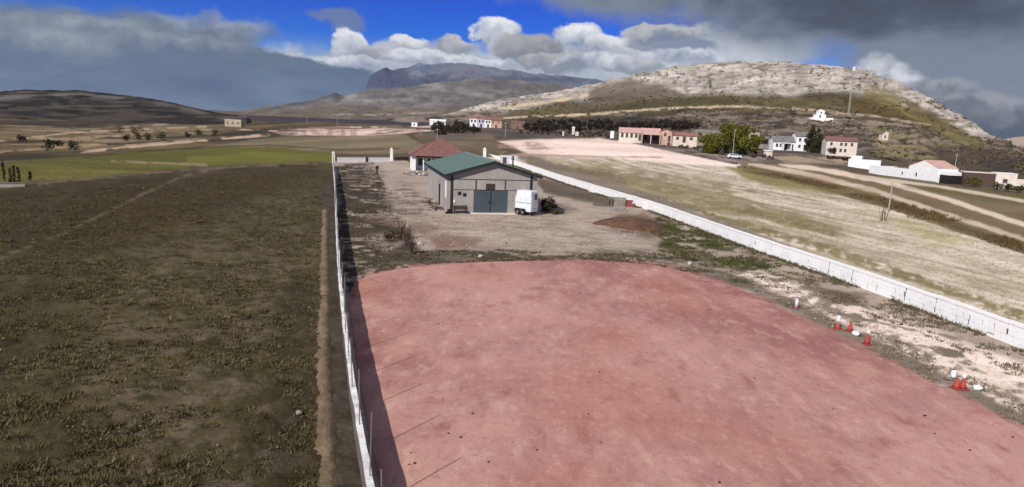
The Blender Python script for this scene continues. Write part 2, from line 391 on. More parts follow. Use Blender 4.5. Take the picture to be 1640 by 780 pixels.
def build_ground():
    fine = np.radians(np.arange(-41.5, 41.51, 0.105)); coarse = np.radians(np.arange(45, 316, 4.0))
    A = np.concatenate([fine, coarse]); nA = len(A); r = [10.0]
    while r[-1] < 6600: r.append(r[-1] + min(max(r[-1] ** 2 / 10 * 0.00165, 0.02), 0.013 * r[-1]))
    r = np.array([0.4, 4.0, 8.0] + r); nR = len(r)
    x = (r[:, None] * np.sin(A)[None, :]).ravel(); y = (r[:, None] * np.cos(A)[None, :]).ravel()
    z = zg(x, y)
    v = np.stack([x, y, z], 1)
    S = Paint(v); S.fill((96, 84, 64))
    px, py = S.px, S.py
    t = con(fbm(x * 0.02, y * 0.02, 5, 2)); S.mix(np.arange(len(v)), t * 0.8, (74, 64, 46))
    S.gain = .86  # weaker light over the left fields and yard put into their colours
    # far plain
    S.poly([(300, 176), (700, 178), (780, 190), (700, 200), (640, 202), (360, 200)], (56, 50, 58), (76, 66, 64), 2, 2, ts=0.02, seed=4)
    def stripes(X, Y, xx, yy): return con(fbm(X * 0.007, (Y + 0.05 * X) * 0.30, 4, 31), 2.6)
    S.poly([(-900, 190), (380, 193), (640, 199), (690, 240), (535, 250), (0, 268), (-900, 330)], (62, 54, 36), (112, 98, 66), 2, 2, tone=stripes)
    S.poly([(-300, 200), (300, 200), (360, 212), (100, 240), (-300, 250)], (150, 130, 100), None, 3, 3, thr=0.6, seed=14, ts=0.03, tasp=0.25)
    for ln, w, c in (([(-60, 231), (0, 226), (110, 213), (230, 207), (330, 203)], 2.2, (178, 152, 124)), ([(-60, 250), (0, 243), (160, 232)], 2.2, (160, 136, 100)),
                     ([(60, 232), (170, 231)], 1.5, (168, 142, 108)), ([(110, 246), (180, 238), (280, 229), (400, 218), (430, 216)], 2.6, (196, 168, 142)), ([(60, 222), (150, 220), (260, 213)], 1.4, (170, 146, 118)), ([(200, 233), (300, 224), (360, 219)], 1.4, (176, 150, 126)), ([(-60, 215), (60, 211), (160, 206)], 1.6, (126, 112, 92)), ([(240, 208), (330, 208), (430, 210)], 1.6, (150, 130, 110)), ([(0, 236), (70, 233), (150, 226)], 1.4, (100, 80, 58)),
                     ([(200, 203), (290, 198)], 2, (150, 134, 118)), ([(100, 222), (210, 214), (330, 205)], 1.6, (150, 128, 96)), ([(380, 207), (460, 211)], 2.4, (200, 172, 150))):
        S.line(ln, w, c, wob=1.2, thr=.40)
    # eroded pale banks
    S.poly([(430, 213), (480, 206), (560, 207), (660, 206), (700, 209), (640, 215), (560, 218), (470, 217)], (232, 204, 188), (190, 158, 138), 1.5, 2.0, thr=0.36, ts=0.05, tasp=1.5, seed=8)
    idx, _p = S._sel([(430, 214), (700, 204)], 4); S.mix(idx, sstep(.53, .62, fbm(px[idx] * .14, py[idx] * .1, 4, 91, .6)) * sstep(203, 206, py[idx]) * sstep(219, 216, py[idx]) * sstep(425, 450, px[idx]) * sstep(705, 660, px[idx]) * .55, (140, 116, 100))
    S.line([(540, 203), (620, 204), (700, 203)], 1.8, (205, 180, 165), wob=0.7, thr=0.45); S.line([(480, 206), (560, 203)], 1.5, (150, 118, 110))
    S.poly([(430, 220), (650, 216), (690, 236), (640, 247), (540, 246), (330, 235)], (116, 104, 78), (140, 126, 96), 2, 2, ts=0.02, tone=stripes)
    S.line([(330, 236), (430, 232), (540, 240), (640, 238)], 1.5, (70, 60, 36), op=.7)
    # green fields on the left
    S.poly([(-500, 290), (0, 264), (100, 253), (200, 250), (310, 262), (300, 270), (90, 288), (0, 297), (-500, 330)], (88, 84, 35), (114, 108, 50), 2, 3, ts=0.05, tasp=0.3, seed=5)
    S.poly([(150, 252), (250, 240), (330, 237), (430, 235), (536, 246), (536, 259), (420, 264), (300, 267), (200, 262)], (108, 108, 42), (90, 87, 37), 2, 3, ts=0.04, tasp=0.3, seed=6)
    S.poly([(300, 252), (400, 244), (536, 250), (536, 258), (300, 265)], (132, 132, 54), (108, 107, 44), 3, 3, ts=0.04, seed=7, op=.8)
    S.line([(180, 258), (230, 260), (330, 264)], 3, (142, 128, 92), thr=0.4)
    # heath field in the foreground on the left, cloud shade included in its dark colours
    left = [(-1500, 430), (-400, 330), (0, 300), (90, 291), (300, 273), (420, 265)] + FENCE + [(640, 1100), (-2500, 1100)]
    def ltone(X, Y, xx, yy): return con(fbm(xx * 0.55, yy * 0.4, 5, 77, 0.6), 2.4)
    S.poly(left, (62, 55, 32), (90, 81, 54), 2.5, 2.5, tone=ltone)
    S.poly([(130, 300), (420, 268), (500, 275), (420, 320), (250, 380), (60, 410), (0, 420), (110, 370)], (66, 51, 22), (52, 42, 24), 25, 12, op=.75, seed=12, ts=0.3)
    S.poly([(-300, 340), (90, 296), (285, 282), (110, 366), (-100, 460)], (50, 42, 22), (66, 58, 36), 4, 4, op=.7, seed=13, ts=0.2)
    S.poly([(200, 400), (380, 330), (505, 300), (515, 480), (500, 620), (250, 760), (130, 600)], (104, 93, 74), None, 30, 15, thr=0.55, ts=0.9, seed=15, op=.7)
    S.poly([(60, 760), (300, 600), (480, 620), (515, 780), (400, 900), (0, 900)], (94, 82, 68), None, 30, 15, thr=0.57, ts=1.2, seed=18, op=.8)
    S.poly([(440, 470), (515, 440), (520, 790), (430, 790)], (46, 38, 26), (60, 50, 34), 20, 10, op=.6, seed=19, ts=.6)
    S.line([(-300, 560), (-20, 422), (100, 375), (200, 325), (290, 283), (330, 274)], 2.8, (104, 91, 72), wob=1.2, thr=.38)
    S.line([(60, 296), (90, 291), (300, 273), (420, 265), (530, 260)], 2.0, (112, 96, 78), wob=1, thr=.4)
    S.poly([(516, 300), (535, 280), (549, 490), (568, 640), (597, 800), (520, 800), (520, 500)], (84, 76, 64), (62, 54, 44), 6, 4, ts=.8, seed=20, op=.85)
    # compound: yard, verges
    comp = FENCE[::-1] + [(640, 254), (662, 262)] + RWALL + [(1900, 660), (2600, 1100), (640, 1100)]
    S.poly(comp, (184, 167, 150), (162, 145, 129), 1.5, 0.8, ts=.25, seed=22)
    S.poly([(540, 262), (596, 264), (606, 275), (612, 290), (626, 330), (606, 342), (650, 368), (668, 408), (700, 416), (620, 428), (585, 438), (566, 480), (556, 480), (545, 430)],
           (56, 50, 42), (82, 74, 60), 6, 16, ts=.5, seed=23, thr=.40)
    S.poly([(560, 268), (610, 264), (620, 280), (575, 300), (548, 290)], (140, 126, 116), None, 4, 4, thr=.54, ts=.35, tasp=.4, seed=24)
    S.poly([(575, 345), (640, 345), (650, 360), (610, 362)], (120, 100, 86), None, 4, 5, op=.8, seed=25)
    S.poly([(585, 380), (620, 372), (650, 380), (640, 398), (590, 394)], (146, 132, 122), None, 3, 4, op=.85, seed=26)
    S.poly([(655, 358), (700, 360), (706, 370), (680, 378), (650, 372)], (122, 98, 78), None, 6, 5, op=.75, seed=27)
    S.poly([(690, 380), (740, 372), (775, 382), (760, 396), (700, 400)], (138, 102, 84), (122, 88, 72), 7, 5, op=.8, seed=28)
    S.poly([(630, 402), (700, 402), (800, 398), (945, 406), (955, 398), (1040, 402), (1130, 418), (1210, 444), (1200, 462), (1050, 428), (940, 418), (850, 420), (700, 424), (600, 440)],
           (84, 76, 62), (108, 97, 82), 4, 5, thr=.41, ts=.28, tasp=.5, seed=29, op=.9)
    S.poly([(600, 330), (640, 290), (660, 300), (700, 340), (640, 350)], (118, 106, 94), None, 6, 5, thr=.52, ts=.3, tasp=.4, seed=30)
    S.poly([(860, 284), (930, 300), (1000, 322), (985, 330), (870, 310)], (100, 88, 72), (76, 68, 56), 4, 4, ts=.3, seed=31, op=.9)
    S.poly([(968, 360), (985, 346), (1030, 342), (1075, 352), (1080, 372), (1040, 380), (990, 374)], (104, 82, 64), None, 6, 7, op=.8, seed=82)
    S.poly([(620, 300), (700, 350), (960, 350), (1100, 405), (1000, 404), (700, 402), (640, 350)], (136, 120, 106), None, 8, 8, thr=.56, ts=.5, tasp=.5, seed=71, op=.55)
    S.poly([(640, 300), (720, 345), (960, 330), (1060, 400), (940, 404), (720, 396)], (196, 180, 164), None, 10, 10, thr=.56, ts=.35, tasp=.4, seed=72, op=.6)
    S.poly([(866, 318), (890, 316), (935, 335), (905, 345), (870, 342)], (96, 86, 76), None, 6, 4, op=.6, thr=.45, seed=32)
    S.gain = 1.0
    # pale dirt between arena and wall, with weeds
    S.poly([(1120, 425), (1230, 440), (1360, 480), (1500, 530), (1640, 580), (1900, 690), (1900, 840), (1640, 690), (1500, 610), (1330, 520), (1200, 465)], (238, 219, 202), (216, 194, 176), 8, 6, ts=.35, seed=33)
    S.poly([(1046, 350), (1120, 368), (1210, 402), (1245, 436), (1205, 444), (1110, 416), (1050, 396), (1064, 384)], (66, 68, 40), (92, 86, 58), 6, 12, thr=.42, ts=.35, seed=34)
    S.poly([(1180, 395), (1350, 452), (1500, 508), (1640, 565), (1900, 670), (1900, 700), (1640, 606), (1500, 545), (1400, 508), (1250, 452)], (108, 96, 82), (134, 118, 102), 4, 7, thr=.53, ts=.3, seed=35, tasp=1.6)
    S.poly([(1200, 432), (1330, 470), (1440, 510), (1640, 600), (1640, 650), (1480, 575), (1330, 500)], (122, 108, 94), None, 8, 6, thr=.6, ts=.55, seed=36)
    edge = ARENA[8:]
    S.line([(a + 10, b - 9) for a, b in edge], 15, (108, 98, 86), (134, 120, 106), wob=5, ts=.6, op=.95)
    S.line([(a + 32, b - 22) for a, b in edge[2:]], 14, (118, 106, 92), (150, 134, 120), wob=7, ts=.6, thr=.5, op=.9)
    S.line(ARENA[4:9], 7, (104, 92, 80), (130, 112, 100), wob=4, thr=.45)
    S.line(ARENA, 7, (160, 112, 104), (150, 108, 98), wob=4, op=.8)
    # big field on the right
    fld = [(1900, 655)] + RWALL[::-1] + [(800, 248), (850, 248), (1000, 250), (1190, 262), (1260, 288), (1420, 333), (1640, 407), (1900, 500), (1900, 650)]
    ca, sa = math.cos(0.24), math.sin(0.24)
    def ftone(X, Y, xx, yy):
        q = xx * ca + yy * sa; p = yy * ca - xx * sa
        return con(0.35 * fbm(q * .5, p * .05, 5, 41, .6) + .35 * fbm(q * 1.5, p * .025, 3, 44, .6) + .3 * fbm(xx * .5, yy * .35, 4, 42), 3.4)
    S.poly(fld, (220, 206, 186), (150, 138, 111), 2, 1.5, tone=ftone)
    S.line([(880, 268), (960, 292), (1020, 312), (1150, 350), (1300, 392), (1450, 440), (1640, 505)], 11, (104, 98, 54), (126, 114, 74), wob=6, thr=.40, op=.85, seed=43)
    S.line([(930, 272), (1060, 302), (1200, 338), (1330, 372)], 9, (108, 100, 58), None, wob=6, thr=.45, op=.8, seed=44)
    S.line([(1000, 272), (1120, 292), (1260, 312)], 7, (122, 110, 72), None, wob=5, thr=.5, op=.6, seed=45)
    S.poly([(850, 262), (930, 262), (1010, 272), (1150, 300), (1280, 338), (1360, 378), (1290, 374), (1180, 352), (1040, 318), (930, 288)], (112, 102, 62), (140, 128, 92), 10, 9, op=.75, seed=81, ts=.25, tasp=3, thr=.36)
    S.poly([(1160, 266), (1220, 268), (1300, 292), (1370, 315), (1300, 308), (1200, 290)], (108, 104, 48), (128, 120, 66), 4, 4, seed=46, ts=.1, op=.9)
    S.poly([(1390, 340), (1480, 360), (1560, 390), (1500, 392)], (176, 168, 112), None, 10, 8, op=.5, seed=47)
    S.line([(a + 8, b - 16) for a, b in RWALL[1:]] + [(1800, 608)], 11, (140, 127, 116), (118, 107, 96), wob=3, op=.95)
    S.line([(850, 258), (900, 268), (1000, 290)], 8, (104, 92, 74), None, wob=4, op=.6)
    S.poly([(795, 226), (850, 223), (960, 221), (1040, 233), (1180, 262), (1215, 270), (1100, 264), (1000, 254), (850, 247)], (240, 218, 204), (214, 190, 172), 2, 2, ts=.06, tasp=.5, seed=48)
    S.poly([(790, 224), (860, 226), (900, 246), (800, 246)], (150, 126, 110), None, 5, 5, thr=.5, ts=.12, seed=49, op=.8)
    S.line([(830, 247), (960, 251), (1060, 252)], 2.0, (170, 140, 122), wob=1, op=.8)
    # tracks and hedge banks beyond it
    S.poly([(1185, 258), (1300, 262), (1400, 282), (1640, 318), (1900, 370), (1900, 500), (1640, 405), (1420, 333), (1260, 286)], (124, 108, 82), (104, 92, 62), 2, 2, ts=.08, tasp=.5, seed=51)
    S.line([(1200, 262), (1300, 280), (1400, 305), (1500, 338), (1640, 384), (1800, 436)], 5.5, (210, 188, 166), (184, 160, 138), wob=2, op=.95)
    S.line([(1250, 262), (1330, 274), (1420, 292), (1520, 320), (1640, 360), (1800, 410)], 5.5, (214, 194, 172), None, wob=1.5)
    S.line([(1190, 268), (1260, 284), (1330, 300), (1430, 327), (1540, 364), (1640, 398), (1800, 455)], 7.5, (88, 72, 50), (112, 96, 58), wob=3.5, op=.9, thr=.3)
    S.line([(1350, 285), (1440, 308), (1540, 340), (1640, 372)], 2.2, (120, 98, 74), wob=1, thr=.4)
    S.poly([(1440, 300), (1640, 330), (1900, 372), (1900, 345), (1640, 312), (1500, 300)], (98, 92, 52), None, 4, 3, op=.7, seed=52)
    S.line([(1370, 282), (1500, 298), (1640, 322), (1800, 350)], 3.6, (196, 180, 158), wob=1)
    # ground between the houses of the village
    S.poly([(690, 196), (1000, 206), (1280, 222), (1400, 250), (1390, 272), (1260, 262), (1180, 262), (1040, 232), (960, 220), (790, 222), (700, 226)], (102, 90, 82), (74, 66, 60), 2, 2, ts=.07, seed=53)
    S.line([(990, 222), (1080, 242), (1180, 262)], 2.6, (92, 82, 78), wob=.6)
    S.poly([(1060, 238), (1180, 240), (1240, 255), (1180, 262)], (140, 126, 114), None, 4, 3, thr=.45, ts=.15, seed=54)
    S.poly([(1220, 246), (1340, 250), (1390, 262), (1260, 262)], (158, 138, 116), None, 3, 3, thr=.4, ts=.12, seed=55)
    S.poly([(700, 222), (790, 216), (800, 246), (700, 238)], (92, 84, 62), (118, 100, 84), 5, 4, ts=.1, seed=56)
    # relief: rough heath, ruts, field furrows
    near = sstep(260, 60, y)
    Z = (fbm(x * 1.6, y * 1.6, 3, 60) - .5) * 0.10
    inl = (px < np.interp(py, [b for a, b in FENCE], [a for a, b in FENCE])) & (py > 262)
    v[:, 2] += np.where(inl, Z * 2.4 + (fbm(x * .35, y * .35, 3, 61) - .5) * .25, Z * .35) * near
    v[:, 2] += (fbm(x * .03, y * .03, 4, 62) - .5) * 1.2 * sstep(170, 400, np.hypot(x, y))
    i = np.arange(nR - 1)[:, None]; j = np.arange(nA)[None, :]; k = (j + 1) % nA
    f = np.stack([i * nA + j, i * nA + k, (i + 1) * nA + k, (i + 1) * nA + j], -1).reshape(-1, 4)[:, ::-1]
    o = np_obj('ground', v, [np.arange(nA)[None, ::-1][:, ::-1], f], np.clip(S.c, 0.004, .9), mat_attr('field_soil', 6.0, .5, .8, .07, fine2=1.3, amt2=.28), True)
    tag(o, kind='structure')
build_ground()

# ------------------------------------------------------------------ hills
def hill(name, cols, step, rows, namp, paint, m, nfreq=0.03, smooth=14, ridge=0.0):
    """cols: px -> [(dist, photo y) foot (y None = on the ground), ..., crest]; a solid mound with a back slope"""
    cpx = np.array([c[0] for c in cols], float); npt = len(cols[0][1])
    Yd = np.array([[q[0] for q in c[1]] for c in cols], float)
    Zz = np.zeros_like(Yd)
    for a, (p, pts) in enumerate(cols):
        for b, (d, py) in enumerate(pts):
            q = D(p, 200 if py is None else py, d)
            Zz[a, b] = float(zg(q[0], q[1])) - 0.6 if py is None else q[2]
    pxs = np.arange(cpx[0], cpx[-1] + .1, step); ker = np.array([1, 2, 3, 2, 1.]) / 9; n = len(pxs)
    def interp(a):
        t = np.interp(pxs, cpx, a); w = max(3, int(smooth / step)); k = np.hanning(w + 2)[1:-1]; k /= k.sum()
        tp = np.pad(t, w, mode='edge'); return np.convolve(tp, k, 'same')[w:-w]
    Yd = np.stack([interp(Yd[:, b]) for b in range(npt)], 1); Zz = np.stack([interp(Zz[:, b]) for b in range(npt)], 1)
    cr = Zz[:, -1]; dd = Yd[:, -1]
    Yd = np.concatenate([Yd, (dd * 1.10)[:, None], (dd * 1.45)[:, None]], 1)
    Zz = np.concatenate([Zz, (cr * .86)[:, None], np.full((n, 1), -4.0)], 1)
    L = npt + 1; tt = np.concatenate([np.linspace(0, npt - 1, rows), np.linspace(npt - 1, L, 12)[1:]]); m2 = len(tt)
    k0 = np.minimum(tt.astype(int), L - 1); fr = tt - k0
    Y = Yd[:, k0] * (1 - fr) + Yd[:, k0 + 1] * fr; Z = Zz[:, k0] * (1 - fr) + Zz[:, k0 + 1] * fr
    for _ in range(max(2, rows // 40)):
        Z[:, 1:-1] = (Z[:, :-2] + 2 * Z[:, 1:-1] + Z[:, 2:]) / 4
    u = (pxs - 820) / FP
    X = Y * u[:, None] / (math.cos(PITCH) ) * 1.0
    win = np.clip(np.minimum(tt / 0.7, 1), 0, 1)[None, :] * np.clip(np.minimum((np.arange(n) / 25.0), (n - 1 - np.arange(n)) / 25.0), 0, 1)[:, None]
    x = X.ravel(); y = Y.ravel(); v = np.stack([x, y, Z.ravel()], 1)
    v[:, 2] += namp * win.ravel() * ((fbm(x * nfreq, y * nfreq, 5, 5, .55) - .5) * 2)
    if ridge: v[:, 2] += ridge * win.ravel() * (.5 - np.abs(fbm(x * nfreq * 2.2, y * nfreq * 1.2, 5, 25, .55) - .5) * 4)
    S = Paint(v); paint(S)
    i = np.arange(n - 1)[:, None]; j = np.arange(m2 - 1)[None, :]
    f = np.stack([i * m2 + j, (i + 1) * m2 + j, (i + 1) * m2 + j + 1, i * m2 + j + 1], -1).reshape(-1, 4)
    o = np_obj(name, v, f, np.clip(S.c, .004, .9), m, True); tag(o, kind='structure')
    return v
hill_mat = mat_attr('hillside_scrub', .35, .45, .7, 1.2, fine2=.06, amt2=.25)
far_mat = mat_attr('mountain_rock', .02, .35, .8, 12.0, fine2=.005, amt2=.25)
ROCKLINE = [(700, 183), (780, 181), (860, 170), (900, 163), (960, 156), (1000, 152), (1060, 158), (1120, 150), (1200, 152), (1290, 150), (1350, 146), (1400, 153), (1450, 169), (1500, 191), (1560, 219)]
def paint_right(S):
    S.fill((86, 76, 66)); px, py, x, y = S.px, S.py, S.x, S.y; al = np.arange(len(px))
    S.mix(al, con(fbm(px * .02, py * .12, 5, 1), 2.5), (52, 45, 38), (128, 114, 98), con(fbm(px * .05, py * .2, 4, 2), 3.6))
    S.mix(al, sstep(.56, .64, fbm(px * .03, py * .4, 4, 31)) * .6, (140, 126, 110)); S.mix(al, sstep(.58, .66, fbm(px * .07, py * .22, 4, 33)) * .7, (50, 46, 34))
    L = np.interp(px, [a for a, b in ROCKLINE], [b for a, b in ROCKLINE])
    d = L - py + (fbm(px * .03, py * .05, 4, 3) - .5) * 16
    # green-brown belt below the rocks
    g = sstep(-34, -22, d) * sstep(760, 860, px) * sstep(1560, 1440, px)
    S.mix(al, g * .85, (90, 82, 48), (64, 56, 38), con(fbm(px * .012, py * .06, 4, 4), 2.6))
    rt = con(fbm(px * .035, py * .16, 5, 6, .6), 2.6)
    S.mix(al, sstep(-8, 7, d), (196, 187, 174), (144, 136, 126), rt)
    led = fbm(px * .018, (py + .02 * px) * .33, 5, 12, .6); S.mix(al, sstep(-1, 6, d) * sstep(.59, .67, led) * .6, (112, 103, 90))
    S.mix(al, sstep(-1, 6, d) * sstep(.58, .66, fbm(px * .16, py * .05, 4, 15, .6)) * .4, (130, 120, 106))
    S.mix(al, sstep(-1, 5, d) * sstep(.6, .68, fbm(px * .11, py * .3, 4, 8, .6)) * .7, (96, 88, 68))
    S.poly([(930, 170), (950, 140), (1010, 128), (1060, 138), (1100, 152), (1060, 162), (980, 166)], (112, 100, 84), (88, 78, 66), 8, 8, op=.9, seed=3, ts=.02)  # brown patch of shade painted onto the rock face
    S.poly([(960, 176), (1020, 158), (1100, 155), (1180, 160), (1180, 172), (1040, 178)], (70, 62, 42), (84, 78, 44), 5, 5, op=.75, seed=4, ts=.02)
    S.poly([(1350, 152), (1400, 166), (1450, 190), (1440, 194), (1352, 178)], (74, 58, 36), (88, 74, 40), 5, 4, op=.9, seed=5, ts=.02)
    S.line([(1390, 150), (1440, 172), (1500, 203), (1560, 232)], 10, (98, 92, 46), (128, 114, 76), wob=5, op=.8)
    S.line([(1400, 140), (1450, 164), (1500, 191), (1560, 224)], 7, (98, 90, 50), (126, 114, 78), wob=4, op=.75, thr=.35)
    S.line([(1455, 166), (1480, 180), (1510, 197), (1570, 230)], 10, (106, 97, 60), (88, 76, 52), wob=4, op=.85)
    for ln, w, c, th in (([(770, 190), (850, 187), (950, 183), (1030, 176), (1100, 172), (1200, 170)], 2.4, (178, 160, 132), .32), ([(1190, 170), (1300, 176), (1400, 186), (1490, 200)], 2.2, (160, 142, 118), .4),
                         ([(800, 173), (900, 160), (940, 152)], 4, (188, 170, 138), .35), ([(820, 180), (880, 178)], 3, (96, 88, 50), None), ([(1270, 190), (1380, 192), (1470, 204)], 2, (140, 124, 106), .45),
                         ([(1000, 193), (1100, 196), (1240, 200)], 2, (132, 118, 106), .5)):
        S.line(ln, w, c, wob=1.5, thr=th)
    S.poly([(830, 191), (1000, 186), (1090, 192), (1100, 203), (1000, 210), (840, 208)], (44, 38, 34), (66, 58, 48), 3, 3, op=.85, seed=7, ts=.04)
    S.poly([(1390, 205), (1470, 212), (1560, 245), (1570, 272), (1480, 262), (1400, 245)], (140, 124, 102), (104, 96, 60), 10, 8, thr=.42, ts=.08, seed=8)
    S.poly([(1490, 235), (1560, 236), (1660, 255), (1660, 290), (1560, 280), (1500, 262)], (76, 62, 50), (58, 50, 44), 8, 6, op=.9, seed=9, ts=.05)
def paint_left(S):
    S.fill((44, 38, 30)); px, py = S.px, S.py; al = np.arange(len(px))  # cloud shadow over this hill is put into its dark scrub colours
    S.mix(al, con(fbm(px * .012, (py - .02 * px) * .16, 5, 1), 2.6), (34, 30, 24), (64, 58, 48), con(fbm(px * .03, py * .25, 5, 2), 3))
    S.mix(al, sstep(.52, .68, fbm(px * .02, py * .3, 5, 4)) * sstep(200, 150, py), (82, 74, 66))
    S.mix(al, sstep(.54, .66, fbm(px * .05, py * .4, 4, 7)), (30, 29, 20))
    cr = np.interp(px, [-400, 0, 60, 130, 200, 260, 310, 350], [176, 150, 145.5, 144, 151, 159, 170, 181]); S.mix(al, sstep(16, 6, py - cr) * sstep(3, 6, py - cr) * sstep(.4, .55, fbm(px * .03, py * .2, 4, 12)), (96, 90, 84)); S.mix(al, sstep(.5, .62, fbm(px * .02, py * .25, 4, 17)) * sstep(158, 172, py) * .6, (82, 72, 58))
def paint_mtn(S):
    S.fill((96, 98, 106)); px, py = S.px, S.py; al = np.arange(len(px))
    S.mix(al, con(fbm(px * .015, py * .05, 5, 1), 2.4), (80, 91, 110), (108, 114, 126), con(fbm(px * .04, py * .1, 4, 2)))  # distance haze partly painted in, as a blue tint on the rock
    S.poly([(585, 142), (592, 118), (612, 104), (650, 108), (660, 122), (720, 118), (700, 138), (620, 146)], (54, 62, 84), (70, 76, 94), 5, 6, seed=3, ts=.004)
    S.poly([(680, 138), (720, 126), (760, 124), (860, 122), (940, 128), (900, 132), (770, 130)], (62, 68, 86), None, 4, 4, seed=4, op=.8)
def paint_foot(S):
    S.fill((94, 90, 86)); px, py = S.px, S.py; al = np.arange(len(px))
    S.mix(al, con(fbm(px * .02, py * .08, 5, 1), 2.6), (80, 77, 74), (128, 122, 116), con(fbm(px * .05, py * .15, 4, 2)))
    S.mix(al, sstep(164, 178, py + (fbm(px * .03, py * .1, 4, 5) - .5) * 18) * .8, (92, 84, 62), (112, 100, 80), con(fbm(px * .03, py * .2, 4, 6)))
    S.poly([(390, 184), (440, 170), (500, 160), (540, 148), (545, 154), (500, 166), (430, 178)], (66, 66, 74), None, 3, 3, op=.7)
    S.line([(520, 183), (600, 184), (700, 180)], 1.5, (150, 134, 124), wob=1, thr=.45)
    S.line([(760, 130), (800, 134), (830, 138)], 4, (88, 84, 88), wob=2)
def paint_small(S):
    S.fill((150, 134, 116)); px, py = S.px, S.py; al = np.arange(len(px))
    S.mix(al, con(fbm(px * .03, py * .15, 4, 1)), (176, 160, 142)); S.mix(al, sstep(230, 240, py), (92, 78, 68))
RH = hill('right_hill', [
    (620, [(900, None), (1100, 195), (1300, 192), (1500, 190)]), (700, [(620, None), (900, 192.5), (1200, 189), (1500, 186)]),
    (780, [(520, None), (750, 182), (1050, 171), (1450, 161)]), (850, [(430, None), (600, 183), (900, 166), (1300, 150)]),
    (920, [(360, None), (520, 181), (800, 160), (1150, 137)]), (1000, [(310, None), (450, 179), (650, 154), (1000, 116)]),
    (1060, [(300, None), (430, 177), (600, 148), (920, 104)]), (1120, [(295, None), (420, 176), (600, 148), (860, 98)]),
    (1200, [(290, None), (420, 180), (580, 150), (830, 96.5)]), (1280, [(285, None), (390, 190), (540, 154), (800, 100)]),
    (1350, [(275, None), (380, 194), (500, 160), (740, 112)]), (1400, [(265, None), (350, 207), (480, 172), (680, 130)]),
    (1450, [(240, None), (320, 224), (430, 195), (600, 155)]), (1500, [(225, None), (300, 238), (400, 212), (520, 186)]),
    (1550, [(215, None), (270, 254), (340, 237), (430, 214)]), (1600, [(210, None), (240, 266), (280, 255), (340, 242)]),
    (1660, [(205, None), (230, 272), (260, 266), (300, 258)]), (1760, [(200, None), (220, 280), (240, 275), (260, 271)])], 1.6, 230, 3.5, paint_right, hill_mat, .035, 14, 2.0)
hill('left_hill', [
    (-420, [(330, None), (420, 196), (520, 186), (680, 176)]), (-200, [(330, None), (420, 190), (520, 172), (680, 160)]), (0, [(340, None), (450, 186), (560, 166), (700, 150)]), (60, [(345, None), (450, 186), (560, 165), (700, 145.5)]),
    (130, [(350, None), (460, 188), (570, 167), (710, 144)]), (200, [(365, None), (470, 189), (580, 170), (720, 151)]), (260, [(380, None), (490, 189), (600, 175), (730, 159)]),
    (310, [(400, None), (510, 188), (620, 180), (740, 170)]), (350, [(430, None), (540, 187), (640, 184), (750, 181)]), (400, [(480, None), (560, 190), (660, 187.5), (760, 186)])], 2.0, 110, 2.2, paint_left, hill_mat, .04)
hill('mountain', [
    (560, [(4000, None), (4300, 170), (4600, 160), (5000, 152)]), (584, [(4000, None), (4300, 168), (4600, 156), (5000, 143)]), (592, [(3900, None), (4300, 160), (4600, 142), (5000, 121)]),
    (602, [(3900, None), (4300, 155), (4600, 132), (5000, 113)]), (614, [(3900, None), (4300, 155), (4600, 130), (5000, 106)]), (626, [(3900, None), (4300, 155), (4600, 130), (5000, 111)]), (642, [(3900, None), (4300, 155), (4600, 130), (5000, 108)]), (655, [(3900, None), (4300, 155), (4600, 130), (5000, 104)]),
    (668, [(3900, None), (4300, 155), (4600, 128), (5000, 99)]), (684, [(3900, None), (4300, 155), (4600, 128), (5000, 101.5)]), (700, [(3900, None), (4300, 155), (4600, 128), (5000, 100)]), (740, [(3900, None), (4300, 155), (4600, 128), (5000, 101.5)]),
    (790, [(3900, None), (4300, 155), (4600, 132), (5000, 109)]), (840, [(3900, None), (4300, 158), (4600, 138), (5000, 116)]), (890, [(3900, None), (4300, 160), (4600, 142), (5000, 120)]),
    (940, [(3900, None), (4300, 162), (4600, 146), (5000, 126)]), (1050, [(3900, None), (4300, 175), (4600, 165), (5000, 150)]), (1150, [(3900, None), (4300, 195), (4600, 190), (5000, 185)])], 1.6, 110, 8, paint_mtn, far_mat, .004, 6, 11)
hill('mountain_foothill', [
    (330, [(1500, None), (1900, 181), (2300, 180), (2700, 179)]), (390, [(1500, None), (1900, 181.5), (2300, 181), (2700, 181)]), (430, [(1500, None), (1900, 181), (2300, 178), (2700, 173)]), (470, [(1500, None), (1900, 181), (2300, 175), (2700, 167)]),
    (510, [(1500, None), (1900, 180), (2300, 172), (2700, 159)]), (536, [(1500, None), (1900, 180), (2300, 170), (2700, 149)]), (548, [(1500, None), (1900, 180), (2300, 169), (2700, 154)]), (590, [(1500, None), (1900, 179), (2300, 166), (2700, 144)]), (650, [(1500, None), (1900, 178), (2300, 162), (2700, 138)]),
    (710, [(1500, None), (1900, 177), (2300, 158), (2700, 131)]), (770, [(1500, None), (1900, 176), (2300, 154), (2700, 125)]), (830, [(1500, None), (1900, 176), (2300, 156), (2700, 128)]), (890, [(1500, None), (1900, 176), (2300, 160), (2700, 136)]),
    (1000, [(1500, None), (1900, 186), (2300, 176), (2700, 160)]), (1100, [(1500, None), (1900, 200), (2300, 198), (2700, 195)])], 1.6, 110, 7, paint_foot, far_mat, .008, 9, 7)
